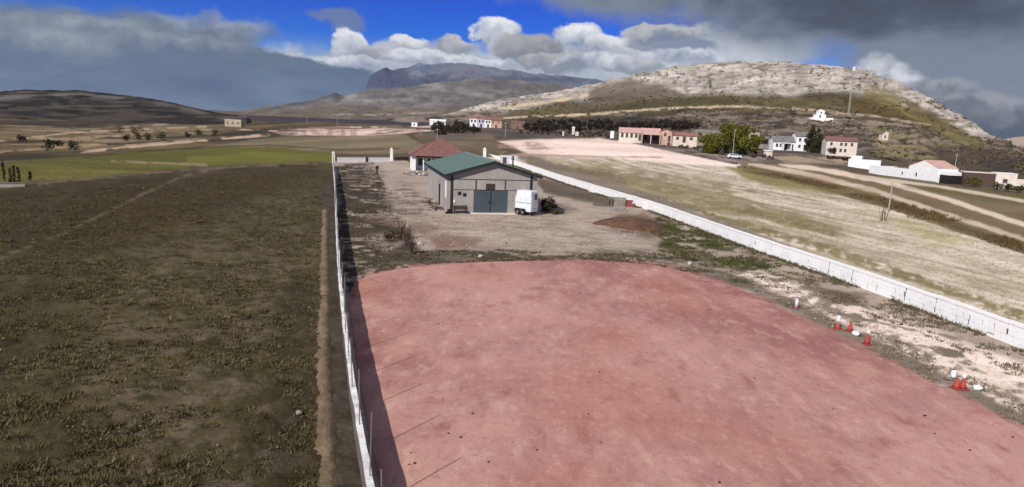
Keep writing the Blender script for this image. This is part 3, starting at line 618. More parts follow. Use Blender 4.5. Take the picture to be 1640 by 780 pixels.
hill('distant_hill', [
    (1520, [(1000, None), (1200, 225), (1350, 224), (1500, 223)]), (1560, [(1000, None), (1200, 230), (1350, 227), (1500, 225)]), (1590, [(1000, None), (1200, 232), (1350, 225), (1500, 218.5)]), (1612, [(1000, None), (1200, 232), (1350, 224), (1500, 216)]), (1640, [(1000, None), (1200, 234), (1350, 226), (1500, 219)]),
    (1700, [(1000, None), (1200, 236), (1350, 231), (1500, 226)]), (1800, [(1000, None), (1200, 238), (1350, 234), (1500, 231)])], 2.0, 50, 2.5, paint_small, hill_mat, .02)

# ------------------------------------------------------------------ riding arena
def arena_mat():
    m, nt, b = _principled('pink_sand'); tc = nt.nodes.new('ShaderNodeTexCoord'); v = tc.outputs['Object']
    big = nnoise(v, .055, 5, .6, (3, 1, 0), (1, .7, 1)); md = nnoise(v, .45, 6, .62, (1, 5, 0), (1, .6, 1)); sw = nnoise(v, 1.3, 6, .65, (0, 2, 0), (1, .45, 1)); fn = nnoise(v, 14, 4, .65)
    hoof = nt.nodes.new('ShaderNodeTexVoronoi'); hoof.inputs['Scale'].default_value = 2.6; nt.links.new(v, hoof.inputs['Vector']); hf = N(hoof.outputs['Distance'])
    col = nmix(nstep(.34, .62, big), lin((146, 100, 92)), lin((187, 144, 133)))
    col = nmix(nstep(.45, .68, md) * .65, col, lin((194, 151, 135)))
    col = nmix(nstep(.53, .66, sw) * .45, col, lin((208, 168, 152)))
    col = nmix(nstep(.5, .34, sw) * nstep(.55, .4, md) * .7, col, lin((146, 96, 84)))
    col = nmix(nstep(.5, .7, nnoise(v, .12, 3, .5, (8, 3, 2))) * .5, col, lin((168, 112, 94)))
    hp = nnoise(v, 3.6, 3, .6, (7, 7, 1), (1, .8, 1)); col = nmix(nstep(.56, .70, hp) * .35, col, lin((134, 90, 83))); col = nmix(nstep(.44, .3, hp) * .35, col, lin((204, 166, 154)))
    sp = nnoise(v, 5.5, 2, .5, (2, 9, 4)); col = nmix(nstep(.72, .76, sp) * .5, col, lin((116, 76, 70)))
    col = nmix(nstep(.35, .7, fn) * .22, col, lin((128, 86, 80)))
    nt.links.new(col.s, b.inputs['Base Color']); b.inputs['Roughness'].default_value = .95; b.inputs['Specular IOR Level'].default_value = .1
    bm = nt.nodes.new('ShaderNodeBump'); bm.inputs['Strength'].default_value = .55; bm.inputs['Distance'].default_value = .06
    nt.links.new((sw * .5 + fn * .25 + nstep(.0, .22, hf) * .25).s, bm.inputs['Height']); nt.links.new(bm.outputs[0], b.inputs['Normal'])
    return m
FW = [G(px, py, 1.0)[:2] for px, py in FENCE]                       # wall line on the ground (surveyed along its top)
FW = [p for p in FW]; _d = FW[-1] - FW[-2]; _d /= np.linalg.norm(_d); FW += [FW[-1] + _d * 9, FW[-1] + _d * 30]
def resample(pts, step):
    pts = np.asarray(pts, float); seg = np.hypot(*np.diff(pts, axis=0).T); s = np.concatenate([[0], np.cumsum(seg)])
    q = np.arange(0, s[-1], step); return np.stack([np.interp(q, s, pts[:, 0]), np.interp(q, s, pts[:, 1])], 1)
def smooth_path(pts, step=0.5, win=41):
    q = resample(pts, step); k = np.hanning(win + 2)[1:-1]; k /= k.sum(); p = win // 2
    return np.stack([np.convolve(np.pad(q[:, i], p, mode='reflect', reflect_type='odd'), k, 'valid') for i in (0, 1)], 1)
FWS = smooth_path(FW)
def build_arena():
    top = smooth_path([G(*q, 0)[:2] for q in ARENA] + [np.array([21.5, 10.0]), np.array([22, -18.0])], .35, 15)
    lf = FWS + np.array([.42, .1]); lf = lf[(lf[:, 1] > -18) & (lf[:, 1] < top[0, 1] - .8)]
    lf = lf[np.argsort(lf[:, 1])]
    b = np.concatenate([top, lf]); n = len(b)
    nz = (fbm(np.arange(n) * .23, np.zeros(n), 4, 3) - .5) * .55; nz[len(top):] *= .15
    c = b.mean(0); dirs = (b - c) / np.linalg.norm(b - c, axis=1)[:, None]; b = b + dirs * nz[:, None]
    me = bpy.data.meshes.new('riding_arena'); me.from_pydata([(x, y, .034) for x, y in b] + [(x + d[0] * .12, y + d[1] * .12, -.03) for (x, y), d in zip(b, dirs)], [], [tuple(range(n))] + [(i, (i + 1) % n, n + (i + 1) % n, n + i) for i in range(n)])
    bm = bmesh.new(); bm.from_mesh(me); bmesh.ops.recalc_face_normals(bm, faces=bm.faces); bm.to_mesh(me); bm.free()
    if me.polygons[0].normal.z < 0: me.flip_normals()
    me.materials.append(arena_mat()); tag(link(bpy.data.objects.new('riding_arena', me)), kind='structure')
build_arena()

# ------------------------------------------------------------------ materials of built things
M = dict(
    white=mat('whitewash', (240, 240, 238), .05, 1.2, .85, .2, rgb2=(220, 220, 216), streak=.08), wwall=mat('whitewashed_block', (244, 244, 242), .04, .5, .85, .35, rgb2=(226, 225, 220), streak=.12),
    render=mat('grey_render', (112, 106, 98), .1, .7, .9, .25, rgb2=(84, 78, 70), streak=.3), cap=mat('worn_whitewash_cap', (238, 236, 232), .1, 2.2, .85, .4, rgb2=(172, 168, 162)),
    joint=mat('raw_block_joint', (92, 88, 84), .12, 2, .9, .2), barn=mat('barn_concrete', (164, 159, 151), .08, .5, .9, .3, rgb2=(142, 137, 130), streak=.2), groove=mat('dark_joint', (74, 70, 66), .1, 3, .9, 0), pillar=mat('dark_steel', (46, 44, 44), .1, 2, .7, 0),
    groof=mat('green_sheet', (106, 124, 116), .1, .25, .5, .05, rgb2=(92, 113, 104), stretch=(.4, 3, 1), spec=.4), fascia=mat('dark_green_trim', (34, 44, 42), .1, 2, .6, 0),
    slate=mat('blue_grey_door', (74, 84, 92), .1, .8, .6, .1, rgb2=(60, 72, 80), streak=.2), dark=mat('dark_opening', (34, 32, 32), .1, 2, .9, 0), brown=mat('brown_shutter', (84, 66, 58), .15, 5, .8, .1),
    rroof=mat('red_tile', (134, 94, 88), .15, 1.0, .85, .35, rgb2=(108, 78, 74), stretch=(1, 1, 1)), rust=mat('rust_tile', (158, 110, 96), .15, 1.2, .85, .35, rgb2=(120, 78, 68)), pinkr=mat('pink_tile', (204, 168, 156), .1, 1.2, .85, .3, rgb2=(172, 134, 124)),
    grey=mat('grey_block', (150, 144, 134), .12, .8, .9, .3, rgb2=(112, 106, 98)), groofy=mat('grey_tile', (128, 124, 120), .12, 1, .85, .3, rgb2=(96, 92, 90)), cream=mat('cream_render', (222, 211, 198), .06, .8, .88, .2, rgb2=(198, 184, 166), streak=.2),
    pink=mat('pink_render', (204, 168, 150), .08, .8, .88, .2, rgb2=(172, 134, 120)), brick=mat('brick_wall', (150, 112, 98), .12, 1.5, .9, .3, rgb2=(118, 84, 74)), beige=mat('beige_render', (186, 170, 146), .08, .8, .9, .2, rgb2=(154, 138, 118)),
    lilac=mat('pale_lilac_render', (206, 208, 222), .06, .8, .88, .2, rgb2=(176, 178, 196)), glass=mat('window_glass', (66, 70, 76), .1, 1, .15, 0, spec=.5), trail=mat('white_trailer_paint', (226, 230, 236), .04, 1.5, .45, .05, rgb2=(196, 202, 210), streak=.3, spec=.5),
    rubber=mat('black_rubber', (26, 25, 25), .1, 4, .8, .1), steel=mat('galvanised_steel', (150, 152, 152), .1, 3, .5, .05, metal=.6), wood=mat('weathered_wood', (118, 104, 90), .15, 3, .9, .3, rgb2=(84, 72, 62), stretch=(1, 1, 4)),
    red=mat('red_plastic', (176, 74, 66), .12, 6, .6, .1, rgb2=(146, 58, 54)), jug=mat('white_plastic', (238, 238, 240), .03, 3, .45, .03, rgb2=(214, 214, 216)), stone=mat('pale_limestone', (206, 196, 184), .12, 3, .9, .5, rgb2=(150, 140, 128)),
    bank=mat('pale_dry_earth', (128, 110, 86), .12, 1.1, .95, .8, bscale=9, bdist=.06, rgb2=(78, 66, 48), stretch=(1, .5, 1)), redb=mat('red_brick', (150, 84, 82), .12, 4, .9, .3, rgb2=(112, 58, 58)), bark=mat('grey_bark', (96, 84, 72), .15, 6, .95, .5, rgb2=(66, 56, 48)),
    twig=mat('dry_twig', (98, 82, 66), .15, 4, .95, .2, rgb2=(64, 54, 44)), pole=mat('concrete_pole', (168, 162, 154), .1, 2, .85, .15), dung=mat('dung', (70, 42, 36), .2, 8, .95, .4), heap=mat('manure', (112, 84, 62), .2, 1.1, .98, .9, bscale=7, bdist=.12, rgb2=(74, 50, 40)),
    cloth=mat('dark_cloth', (30, 30, 34), .15, 8, .95, .2), skin=mat('skin', (196, 150, 126), .05, 6, .6, 0), cap2=mat('pale_cap', (190, 180, 168), .08, 8, .9, .1))

# ------------------------------------------------------------------ white block wall on the right
RW = [G(*q, 0)[:2] for q in RWALL]
def build_right_wall():
    _e = RW[-1] - RW[-2]; _e /= np.linalg.norm(_e)
    path = smooth_path(RW + [RW[-1] + _e * 8 , RW[-1] + _e * 30], .6, 31)
    st = 2.45; q = resample(path, st); root = thing('boundary_wall', 'long whitewashed block wall running between the arena yard and the pale field on the right', 'wall', (q[0][0], q[0][1], 0))
    R = random.Random(4); var = []
    for k in range(5):
        b = MB(); b.b2((0, .05, -.3), (st + .015, .17, 1.06))                          # solid core, blocks stand proud of it
        b.b2((-.01, -.045, 1.02), (st + .02, .2, 1.17)); b.b2((0, -.03, -.3), (st, .06, .14))
        zs = [(.155, .43), (.44, .725), (.727, 1.018)]
        for r, (z0, z1) in enumerate(zs):
            x = R.uniform(.02, .12)
            while x < st - .1:
                w = R.choice((.36, .4, .4, .44, .8)); x1 = min(x + w, st)
                g = R.choice((.0, .012, .03, .06, .09)) if r < 2 else R.choice((.0, .0, .012, .03, .06))
                b.b2((x, -.012 + R.uniform(-.006, .006), z0 + R.choice((0, 0, .0, .05) if r == 0 else (0, 0))), (x1 - g, .055, z1)); x = x1
        me = b.mesh('panel', M['wwall']); me.materials.append(M['joint']); var.append(me)
        for p in me.polygons[:6]: p.material_index = 1
    for i in range(len(q) - 1):
        a, c = q[i], q[i + 1]; o = bpy.data.objects.new('panel', R.choice(var)); link(o, root)
        o.location = (a[0] - q[0][0], a[1] - q[0][1], R.uniform(-.03, .01)); o.rotation_euler = (R.uniform(-.015, .015), R.uniform(-.006, .006), math.atan2(c[1] - a[1], c[0] - a[0]))
    return path
RWS = build_right_wall()

# ------------------------------------------------------------------ thin wall with posts on the left
def sweep(path, prof, jit=0, jz=0, seed=1, close=True):
    """prof: list of (offset to the right, z); returns v,f"""
    t = np.gradient(path, axis=0); t /= np.linalg.norm(t, axis=1)[:, None]; nrm = np.stack([t[:, 1], -t[:, 0]], 1); V = []; n = len(prof); F = []
    for i in range(len(path)):
        w = (fbm(np.array([i * .31]), np.array([seed * 3.7]), 4, seed)[0] - .5) * 2
        for k, (o, z) in enumerate(prof):
            j = (fbm(np.array([i * .7 + k * 5.1]), np.array([k * 2.3]), 3, seed + 5)[0] - .5) * 2
            p = path[i] + nrm[i] * (o + jit * (j * .6 + w * .4)); V.append((p[0], p[1], z + jz * j))
    for i in range(len(path) - 1):
        for k in range(n if close else n - 1):
            F.append((i * n + k, i * n + (k + 1) % n, (i + 1) * n + (k + 1) % n, (i + 1) * n + k))
    return V, F
def build_left_wall():
    path = FWS[(FWS[:, 1] > -10) & (FWS[:, 1] < 137)][::-1]                       # from behind the camera outwards
    if path[0, 1] > path[-1, 1]: path = path[::-1]
    x0, y0 = path[0]; root = thing('boundary_wall', 'low thin rendered wall with a worn white top and steel posts along the left of the arena', 'wall', (x0, y0, 0))
    L = path - path[0]
    v, f = sweep(L, [(-.06, -.3), (-.06, .95), (.06, .95), (.06, -.3)], .015, 0, 2); MB().raw(v, f).obj('wall_body', M['render'], root)
    v, f = sweep(L, [(-.09, .952), (-.085, 1.01), (.085, 1.02), (.09, .952)], .04, .03, 3); MB().raw(v, f).obj('coping', M['cap'], root)
    s0 = np.argmin(np.hypot(path[:, 0] + 3.9, path[:, 1] - 15.6)); step = 2.95; seg = resample(path, .05); k0 = np.argmin(np.hypot(*(seg - path[s0]).T)); st = int(step / .05)
    pm = MB().tube([(0, 0, .9), (0, 0, 2.75)], .018, 6).mesh('post', M['steel'])
    for k in range(k0 % st, len(seg), st):
        o = link(bpy.data.objects.new('post', pm), root); o.location = (seg[k][0] - x0, seg[k][1] - y0, 0); o.rotation_euler = (random.uniform(-.03, .03), random.uniform(-.03, .03), 0)
build_left_wall()
def build_bank():
    pts = [G(px, py, .15)[:2] for px, py in ((521, 335), (521, 350), (520, 400), (520, 450), (518, 550), (520, 650), (525, 780))]
    e = pts[-1] - pts[-2]; e /= np.linalg.norm(e); path = smooth_path(pts + [pts[-1] + e * 12], .16, 9)
    w = .27; v, f = sweep(path, [(-w - .2, -.14), (-w, .02), (-w * .6, .10), (-w * .2, .13), (w * .3, .12), (w * .7, .06), (w, .0), (w + .2, -.14)], .16, .075, 9, close=False)
    o = MB().raw(v, f).obj('earth_bank', M['bank'], smooth=True); tag(o, kind='structure')
build_bank()
def build_gate_end():
    def pillar(px, py, h, w, label, y=None):
        q = pt(px, py); t = thing('gate_pillar', label, 'pillar', q, .3, 'white gate pillars')
        MB().b2((-w / 2, -w / 2, -.3), (w / 2, w / 2, h)).obj('shaft', M['white'], t, bevel=.02)
        b = MB(); b.b2((-w / 2 - .06, -w / 2 - .06, h + .003), (w / 2 + .06, w / 2 + .06, h + .1)); b.lathe([(w * .42, h + .103), (w * .3, h + .3), (.03, h + .42)], n=8); b.obj('cap', M['white'], t)
        return q
    a = pillar(534, 261, 2.0, .55, 'white pillar with a pointed cap at the far end of the thin left wall')
    b = pillar(627, 258, 2.6, .6, 'white pillar at the right end of the low white end wall')
    c = pillar(776, 252, 2.1, .7, 'white pillar at the far end of the long block wall beyond the green roof')
    p0 = pt(541, 259.8); p1 = pt(624, 259.6); d = p1 - p0; L = np.hypot(d[0], d[1])
    t = thing('end_wall', 'low white wall closing the far end of the yard between two white pillars', 'wall', p0, math.atan2(d[1], d[0]))
    for k, (x0, x1, h) in enumerate(((0, L * .52, .95), (L * .58, L, .95))):
        bb = MB(); bb.b2((x0, -.1, -.3), (x1, .1, h)); bb.obj('wall_section', M['white'], t); bb = MB(); bb.b2((x0 - .02, -.14, h + .003), (x1 + .02, .14, h + .09)); bb.obj('coping', M['white'], t)
    MB().b2((L * .525, -.07, .0), (L * .575, .07, 1.1)).obj('gate_leaf', M['brown'], t)
    p0 = pt(631, 257); p1 = pt(654, 256.5); d = p1 - p0; L = np.hypot(d[0], d[1])
    t = thing('low_wall', 'dark weathered low wall between the white pillar and the red roofed house', 'wall', p0, math.atan2(d[1], d[0]))
    MB().b2((0, -.12, -.3), (L, .12, .75)).obj('wall_body', M['brown'], t); MB().b2((-.02, -.16, .753), (L + .02, .16, .86)).obj('coping', M['groofy'], t)
build_gate_end()

# ------------------------------------------------------------------ barn
def build_barn():
    o = G(717, 341, 0); rz = math.radians(14.3); W, L, H, RS = 9.9, 18.3, 4.15, 1.4
    t = thing('barn', 'grey concrete barn with a low green sheet roof and blue grey double doors', 'barn', o, rz)
    b = MB(); b.prism([(0, -.4), (W, -.4), (W, H), (W / 2, H + RS), (0, H)], 0.03, L); core = b.obj('wall', M['groove'], t)
    def panel(x0, z0, x1, z1): return MB().b2((x0, 0, z0), (x1, .06, z1)).obj('wall_panel', M['barn'], t)
    MB().prism([(.02, 3.72), (W - .02, 3.72), (W - .02, H - .02), (W / 2, H + RS - .04), (.02, H - .02)], 0, .06).obj('gable_panel', M['barn'], t)
    for x0, x1 in ((.53, 2.95), (3.13, 4.12), (5.18, 6.22), (6.4, 9.1)): panel(x0, 2.58, x1, 3.62)
    panel(4.14, 3.25, 5.16, 3.62); panel(.53, -.3, 2.8, 2.5); panel(6.62, -.3, 9.1, 2.5); panel(0, -.3, .24, 3.62); panel(9.4, -.3, W, 3.62)
    for x in (.27, 9.13): MB().b2((x, -.05, -.2), (x + .23, .1, 4.25)).obj('downpipe_column', M['pillar'], t)
    MB().b2((-.02, -.015, 3.64), (W + .02, .1, 3.70)).obj('beam', M['groove'], t); MB().b2((.5, -.015, 2.515), (9.12, .1, 2.57)).obj('lintel', M['groove'], t)
    for x0, x1 in ((2.84, 4.62), (4.78, 6.58)):
        d = MB(); d.b2((x0, -.03, .05), (x1, .08, 2.48)).obj; dl = d.obj('door_leaf', M['slate'], t)
        fr = MB()
        for k in range(1, 6): fr.b2((x0 + (x1 - x0) * k / 6 - .012, -.045, .1), (x0 + (x1 - x0) * k / 6 + .012, -.02, 2.44))
        fr.obj('door_rib', M['slate'], dl); MB().b2((x1 - .12 if x0 < 4 else x0 + .06, -.08, 1.05), (x1 - .06 if x0 < 4 else x0 + .12, -.03, 1.3)).obj('handle', M['pillar'], dl)
    MB().b2((4.635, -.02, .05), (4.765, .07, 2.49)).obj('door_post', M['pillar'], t)
    w = MB().b2((4.16, -.02, 2.62), (5.14, .05, 3.22)).obj('window', M['brown'], t); s = MB()
    for k in range(5): s.box((4.65, -.035, 2.7 + k * .11), (.9, .05, .02), rx=.5)
    for k in range(2): s.b2((4.42 + k * .42, -.05, 2.63), (4.46 + k * .42, -.02, 3.21))
    s.obj('louvre', M['groove'], w)
    for x, z in ((1.05, 1.95), (1.62, 1.8)):
        v = MB(); v.b2((x, -.02, z), (x + .38, .05, z + .38)).obj; vo = v.obj('vent', M['dark'], t); g = MB()
        for k in range(4): g.b2((x + .03, -.035, z + .05 + k * .08), (x + .35, -.015, z + .07 + k * .08))
        g.obj('grille', M['groove'], vo)
    MB().b2((.62, -.06, 1.15), (.78, .0, 1.45)).obj('switch_box', M['white'], t, bevel=.01)
    MB().b2((2.5, -1.0, -.1), (9.0, -.002, .06)).obj('threshold_slab', M['cream'], t)
    # side wall facing left: panels, posts, door opening
    ys = [.2, 2.9, 5.9, 9.0, 12.1, 15.2, L - .05]
    for k in range(len(ys) - 1):
        y0, y1 = ys[k] + .03, ys[k + 1] - .03
        if k == 2:
            MB().b2((-.03, y0, 2.5), (.03, y1, 3.95)).obj('wall_panel', M['barn'], t); MB().b2((-.03, y0 + 1.5, -.3), (.03, y1, 2.48)).obj('wall_panel', M['barn'], t)
            MB().b2((-.015, y0 + .02, 0), (.02, y0 + 1.46, 2.46)).obj('side_door', M['dark'], t)
        else: MB().b2((-.03, y0, -.3), (.03, y1, 3.95)).obj('wall_panel', M['barn'], t)
    for y in (1.2, 1.75): MB().b2((-.06, y, 1.5), (-.01, y + .22, 3.3)).obj('light_strip', M['white'], t)
    # right side
    for k in range(6): MB().b2((W - .03, ys[k] + .03, -.3), (W + .03, ys[k + 1] - .03, 3.95)).obj('wall_panel', M['barn'], t)
    # roof slopes with standing ribs
    ov, of = .45, .4; sl = RS / (W / 2); a = math.atan(sl)
    for s in (-1, 1):
        b = MB(); xr = W / 2; xe = W / 2 + s * (W / 2 + ov); zr = H + RS + .1; ze = H + .1 - sl * ov; th = .07
        lo, hi = -of, L + .3
        b.prism([(xr, zr), (xe, ze), (xe, ze + th), (xr, zr + th)], lo, hi)
        n = 26
        for k in range(n):
            y = lo + (hi - lo) * (k + .5) / n; b.prism([(xr, zr + th), (xe, ze + th), (xe, ze + th + .045), (xr, zr + th + .045)], y - .05, y + .05)
        r = b.obj('roof_slope', M['groof'], t)
        f = MB(); f.prism([(xr - s * .002, zr - .2), (xe, ze - .2), (xe, ze + th + .02), (xr - s * .002, zr + th + .02)], lo - .05, lo - .004); f.obj('barge_board', M['fascia'], r)
        f = MB(); f.b2((xe + s * .003 - (0 if s > 0 else .1), lo, ze - .12), (xe + s * .003 + (.1 if s > 0 else 0), hi, ze + .045)); f.obj('gutter', M['fascia'], r)
    MB().prism([(W / 2 - .22, H + RS + .11), (W / 2, H + RS + .22), (W / 2 + .22, H + RS + .11), (W / 2, H + RS + .27)], -of - .02, L + .32).obj('ridge_cap', M['groof'], t)
    c = MB(); c.tube([(8.7, 6.6, 4.3), (8.7, 6.6, 5.85)], .09, 8); ch = c.obj('flue_pipe', M['pillar'], t); MB().lathe([(.16, 5.86), (.16, 5.9), (.03, 6.0)], (8.7, 6.6, 0), 8).obj('cowl', M['pillar'], ch)
    def at(x, y, z=0): return (o[0] + x * math.cos(rz) - y * math.sin(rz), o[1] + x * math.sin(rz) + y * math.cos(rz), z)
    return at, rz
BARN, BRZ = build_barn()
def build_barn_clutter():
    t = thing('bench', 'dark slatted bench standing against the barn front left of the doors', 'bench', BARN(.55, -.62), BRZ)
    for k in range(3): MB().b2((0, k * .15, .44), (1.5, k * .15 + .12, .49)).obj('seat_slat', M['brown'], t)
    for k in range(2): MB().b2((0, .47, .55 + k * .16), (1.5, .5, .67 + k * .16)).obj('back_slat', M['brown'], t)
    for x in (.08, 1.34): MB().b2((x, .02, -.02), (x + .08, .44, .435)).obj('leg', M['pillar'], t)
    for x in (.08, 1.34): MB().b2((x, .505, .3), (x + .08, .55, .9)).obj('upright', M['pillar'], t)
    t = thing('block_pile', 'small dark pile of blocks at the front left corner of the barn', 'blocks', BARN(-.1, -.55), .3)
    for (x, y, z, r) in ((0, 0, .12, .1), (.42, .1, .12, -.3), (.2, .05, .36, .5)): MB().box((x, y, z), (.4, .22, .22), r).obj('block', M['dark'], t)
    for (x, y, n, lab, seed) in ((-1.0, 3.2, 9, 'heap of old planks and brush leaning by the middle of the barn side wall', 3), (-1.2, 8.2, 7, 'dark heap of timber beside the far half of the barn side wall', 5)):
        R = random.Random(seed); t = thing('timber_pile', lab, 'timber pile', BARN(x, y), BRZ + .2)
        for k in range(n): MB().box((R.uniform(-.3, .3), R.uniform(-.6, .6), .06 + .075 * k), (.16, R.uniform(1.2, 2.4), .06), R.uniform(-.5, .5), R.uniform(-.1, .1)).obj('plank', M['wood' if seed == 3 else 'brown'], t)
build_barn_clutter()

# ------------------------------------------------------------------ other houses
def wallpoint(t, name, m, W, x, z, w, h, frame, y=0.0, sub='frame'):
    b = MB().b2((x, y - .03, z), (x + w, y + .05, z + h)).obj(name, m, t); f = MB(); e = .07
    f.b2((x - e, y - .05, z + h), (x + w + e, y + .02, z + h + e)); f.b2((x - e, y - .08, z - e), (x + w + e, y + .02, z)); f.b2((x - e, y - .05, z), (x, y + .02, z + h)); f.b2((x + w, y - .05, z), (x + w + e, y + .02, z + h))
    f.obj(sub, frame, b); return b
def volume(t, x, y, W, Dp, H, rise, ridge, wm, rm, over=.3, wins=(), doors=(), fm='white', chim=None, base=-1.6):
    """one walled volume with its roof, x..x+W along the front, y..y+Dp deep; windows on the front"""
    if ridge == 'y': MB().prism([(x, base), (x + W, base), (x + W, H), (x + W / 2, H + rise), (x, H)], y, y + Dp).obj('wall', M[wm], t)
    elif ridge == 'x': MB().prism([(y, base), (y + Dp, base), (y + Dp, H), (y + Dp / 2, H + rise), (y, H)], x, x + W, 'X').obj('wall', M[wm], t)
    else: MB().b2((x, y, base), (x + W, y + Dp, H)).obj('wall', M[wm], t)
    th = .14; rf = MB()
    if ridge == 'y':
        s = rise / (W / 2)
        for sg in (-1, 1):
            xr = x + W / 2; xe = xr + sg * (W / 2 + over); zr = H + rise + .02; ze = H + .02 - s * over; rf.prism([(xr, zr), (xe, ze), (xe, ze + th), (xr, zr + th)], y - over * .5, y + Dp + over)
    elif ridge == 'x':
        s = rise / (Dp / 2)
        for sg in (-1, 1):
            xr = y + Dp / 2; xe = xr + sg * (Dp / 2 + over); zr = H + rise + .02; ze = H + .02 - s * over; rf.prism([(xr, zr), (xe, ze), (xe, ze + th), (xr, zr + th)], x - over, x + W + over, 'X')
    elif ridge == 'hip':
        e = over; z0 = H + .01; q = min(W, Dp) / 2
        v = [(x - e, y - e, z0), (x + W + e, y - e, z0), (x + W + e, y + Dp + e, z0), (x - e, y + Dp + e, z0)]
        r0, r1 = ((x + q, y + Dp / 2, H + rise), (x + W - q, y + Dp / 2, H + rise)) if W >= Dp else ((x + W / 2, y + q, H + rise), (x + W / 2, y + Dp - q, H + rise))
        vv = v + [(a, b, c + th) for a, b, c in v] + [r0, r1]
        rf.raw(vv, [(3, 2, 1, 0), (0, 1, 5, 4), (1, 2, 6, 5), (2, 3, 7, 6), (3, 0, 4, 7)] + ([(4, 5, 9, 8), (5, 6, 9), (6, 7, 8, 9), (7, 4, 8)] if W >= Dp else [(4, 5, 8), (5, 6, 9, 8), (6, 7, 9), (7, 4, 8, 9)]))
    else:
        rf.b2((x - .08, y - .08, H + .003), (x + W + .08, y + Dp + .08, H + .12 + rise))
    r = rf.obj('roof', M[rm], t)
    if chim: cx, cy, cz = chim; MB().b2((cx, cy, H), (cx + .6, cy + .5, cz)).obj('chimney', M[wm], r)
    for (wx, wz, ww, wh) in wins: wallpoint(t, 'window', M['glass'], W, x + wx, wz, ww, wh, M[fm], y)
    for (dx, dw, dh) in doors: wallpoint(t, 'door', M['brown'], W, x + dx, .02, dw, dh, M[fm], y)
def place(px, py, d, name, label, cat, rz=0.0, group=None):
    q = D(px, py, d); return thing(name, label, cat, q, rz, group)
def build_red_house():
    o = D(661, 273, 126); t = thing('house', 'small white house with a hipped red tile roof behind the green roofed barn', 'house', o, math.radians(12))
    W, Dp, H = 10.2, 9, 2.75
    MB().b2((0, 2.2, -.5), (W, Dp, H)).obj('wall', M['white'], t); MB().b2((0, 0, -.5), (.55, 2.198, H)).obj('end_wall', M['white'], t)
    for x in (1.9, 3.4, 5.2, 7.0, 8.6, 9.9): MB().b2((x, .1, -.3), (x + .22, .32, H)).obj('porch_post', M['white'], t)
    MB().b2((0, 0, -.4), (W, 2.19, .02)).obj('porch_floor', M['grey'], t); MB().b2((.6, .05, H - .28), (W, .38, H - .003)).obj('porch_beam', M['pillar'], t)
    for x in (1.2, 3.0, 6.4): wallpoint(t, 'window', M['glass'], W, x, .9, 1.2, 1.2, M['slate'], 2.2)
    wallpoint(t, 'door', M['slate'], W, 4.7, .05, 1.0, 2.1, M['white'], 2.2)
    rf = MB(); e = .55; z0 = H + .01; th = .15; v = [(-e, -e, z0), (W + e, -e, z0), (W + e, Dp + e, z0), (-e, Dp + e, z0)]; r0, r1 = (W / 2 - .5, Dp / 2, H + 3.1), (W / 2 + .5, Dp / 2, H + 3.1)
    rf.raw(v + [(a, b, c + th) for a, b, c in v] + [r0, r1], [(3, 2, 1, 0), (0, 1, 5, 4), (1, 2, 6, 5), (2, 3, 7, 6), (3, 0, 4, 7), (4, 5, 9, 8), (5, 6, 9), (6, 7, 8, 9), (7, 4, 8)])
    for k in range(1, 12):                                                        # courses of tiles on the front slope
        f = k / 12; y = -e + (Dp / 2 + e) * f; z = z0 + th + (3.1 - th - .01) * f; x0 = -e + (W / 2 - .5 + e) * f; x1 = W + e - (W / 2 - .5 + e) * f; rf.box(((x0 + x1) / 2, y, z + .01), (x1 - x0 - .1, .1, .05), rx=.55)
    rf.obj('roof', M['rroof'], t)
    for (a, b) in (((-e, -e), r0), ((W + e, -e), r1)): MB().tube([(a[0], a[1], z0 + th + .02), (b[0], b[1], b[2] + .04)], .1, 6).obj('hip_tile', M['rroof'], t)
    q = D(802, 262.5, 160); q[2] = 0; t = thing('pump_house', 'small white flat roofed hut by the block wall, showing over the barn roof', 'hut', q, .1)
    volume(t, 0, 0, 3.9, 2.5, 1.75, 0, 'flat', 'lilac', 'white', doors=((.5, .8, 1.5),), wins=((2.4, .7, .7, .6),), fm='grey', base=-.5)
build_red_house()
def rockmesh(name, r, m, seed, flat=.7, sub=1):
    bm = bmesh.new(); bmesh.ops.create_icosphere(bm, subdivisions=sub, radius=r); R = random.Random(seed)
    for v in bm.verts: v.co *= R.uniform(.75, 1.2); v.co.z *= flat
    me = bpy.data.meshes.new(name); bm.to_mesh(me); bm.free(); me.materials.append(m); return me
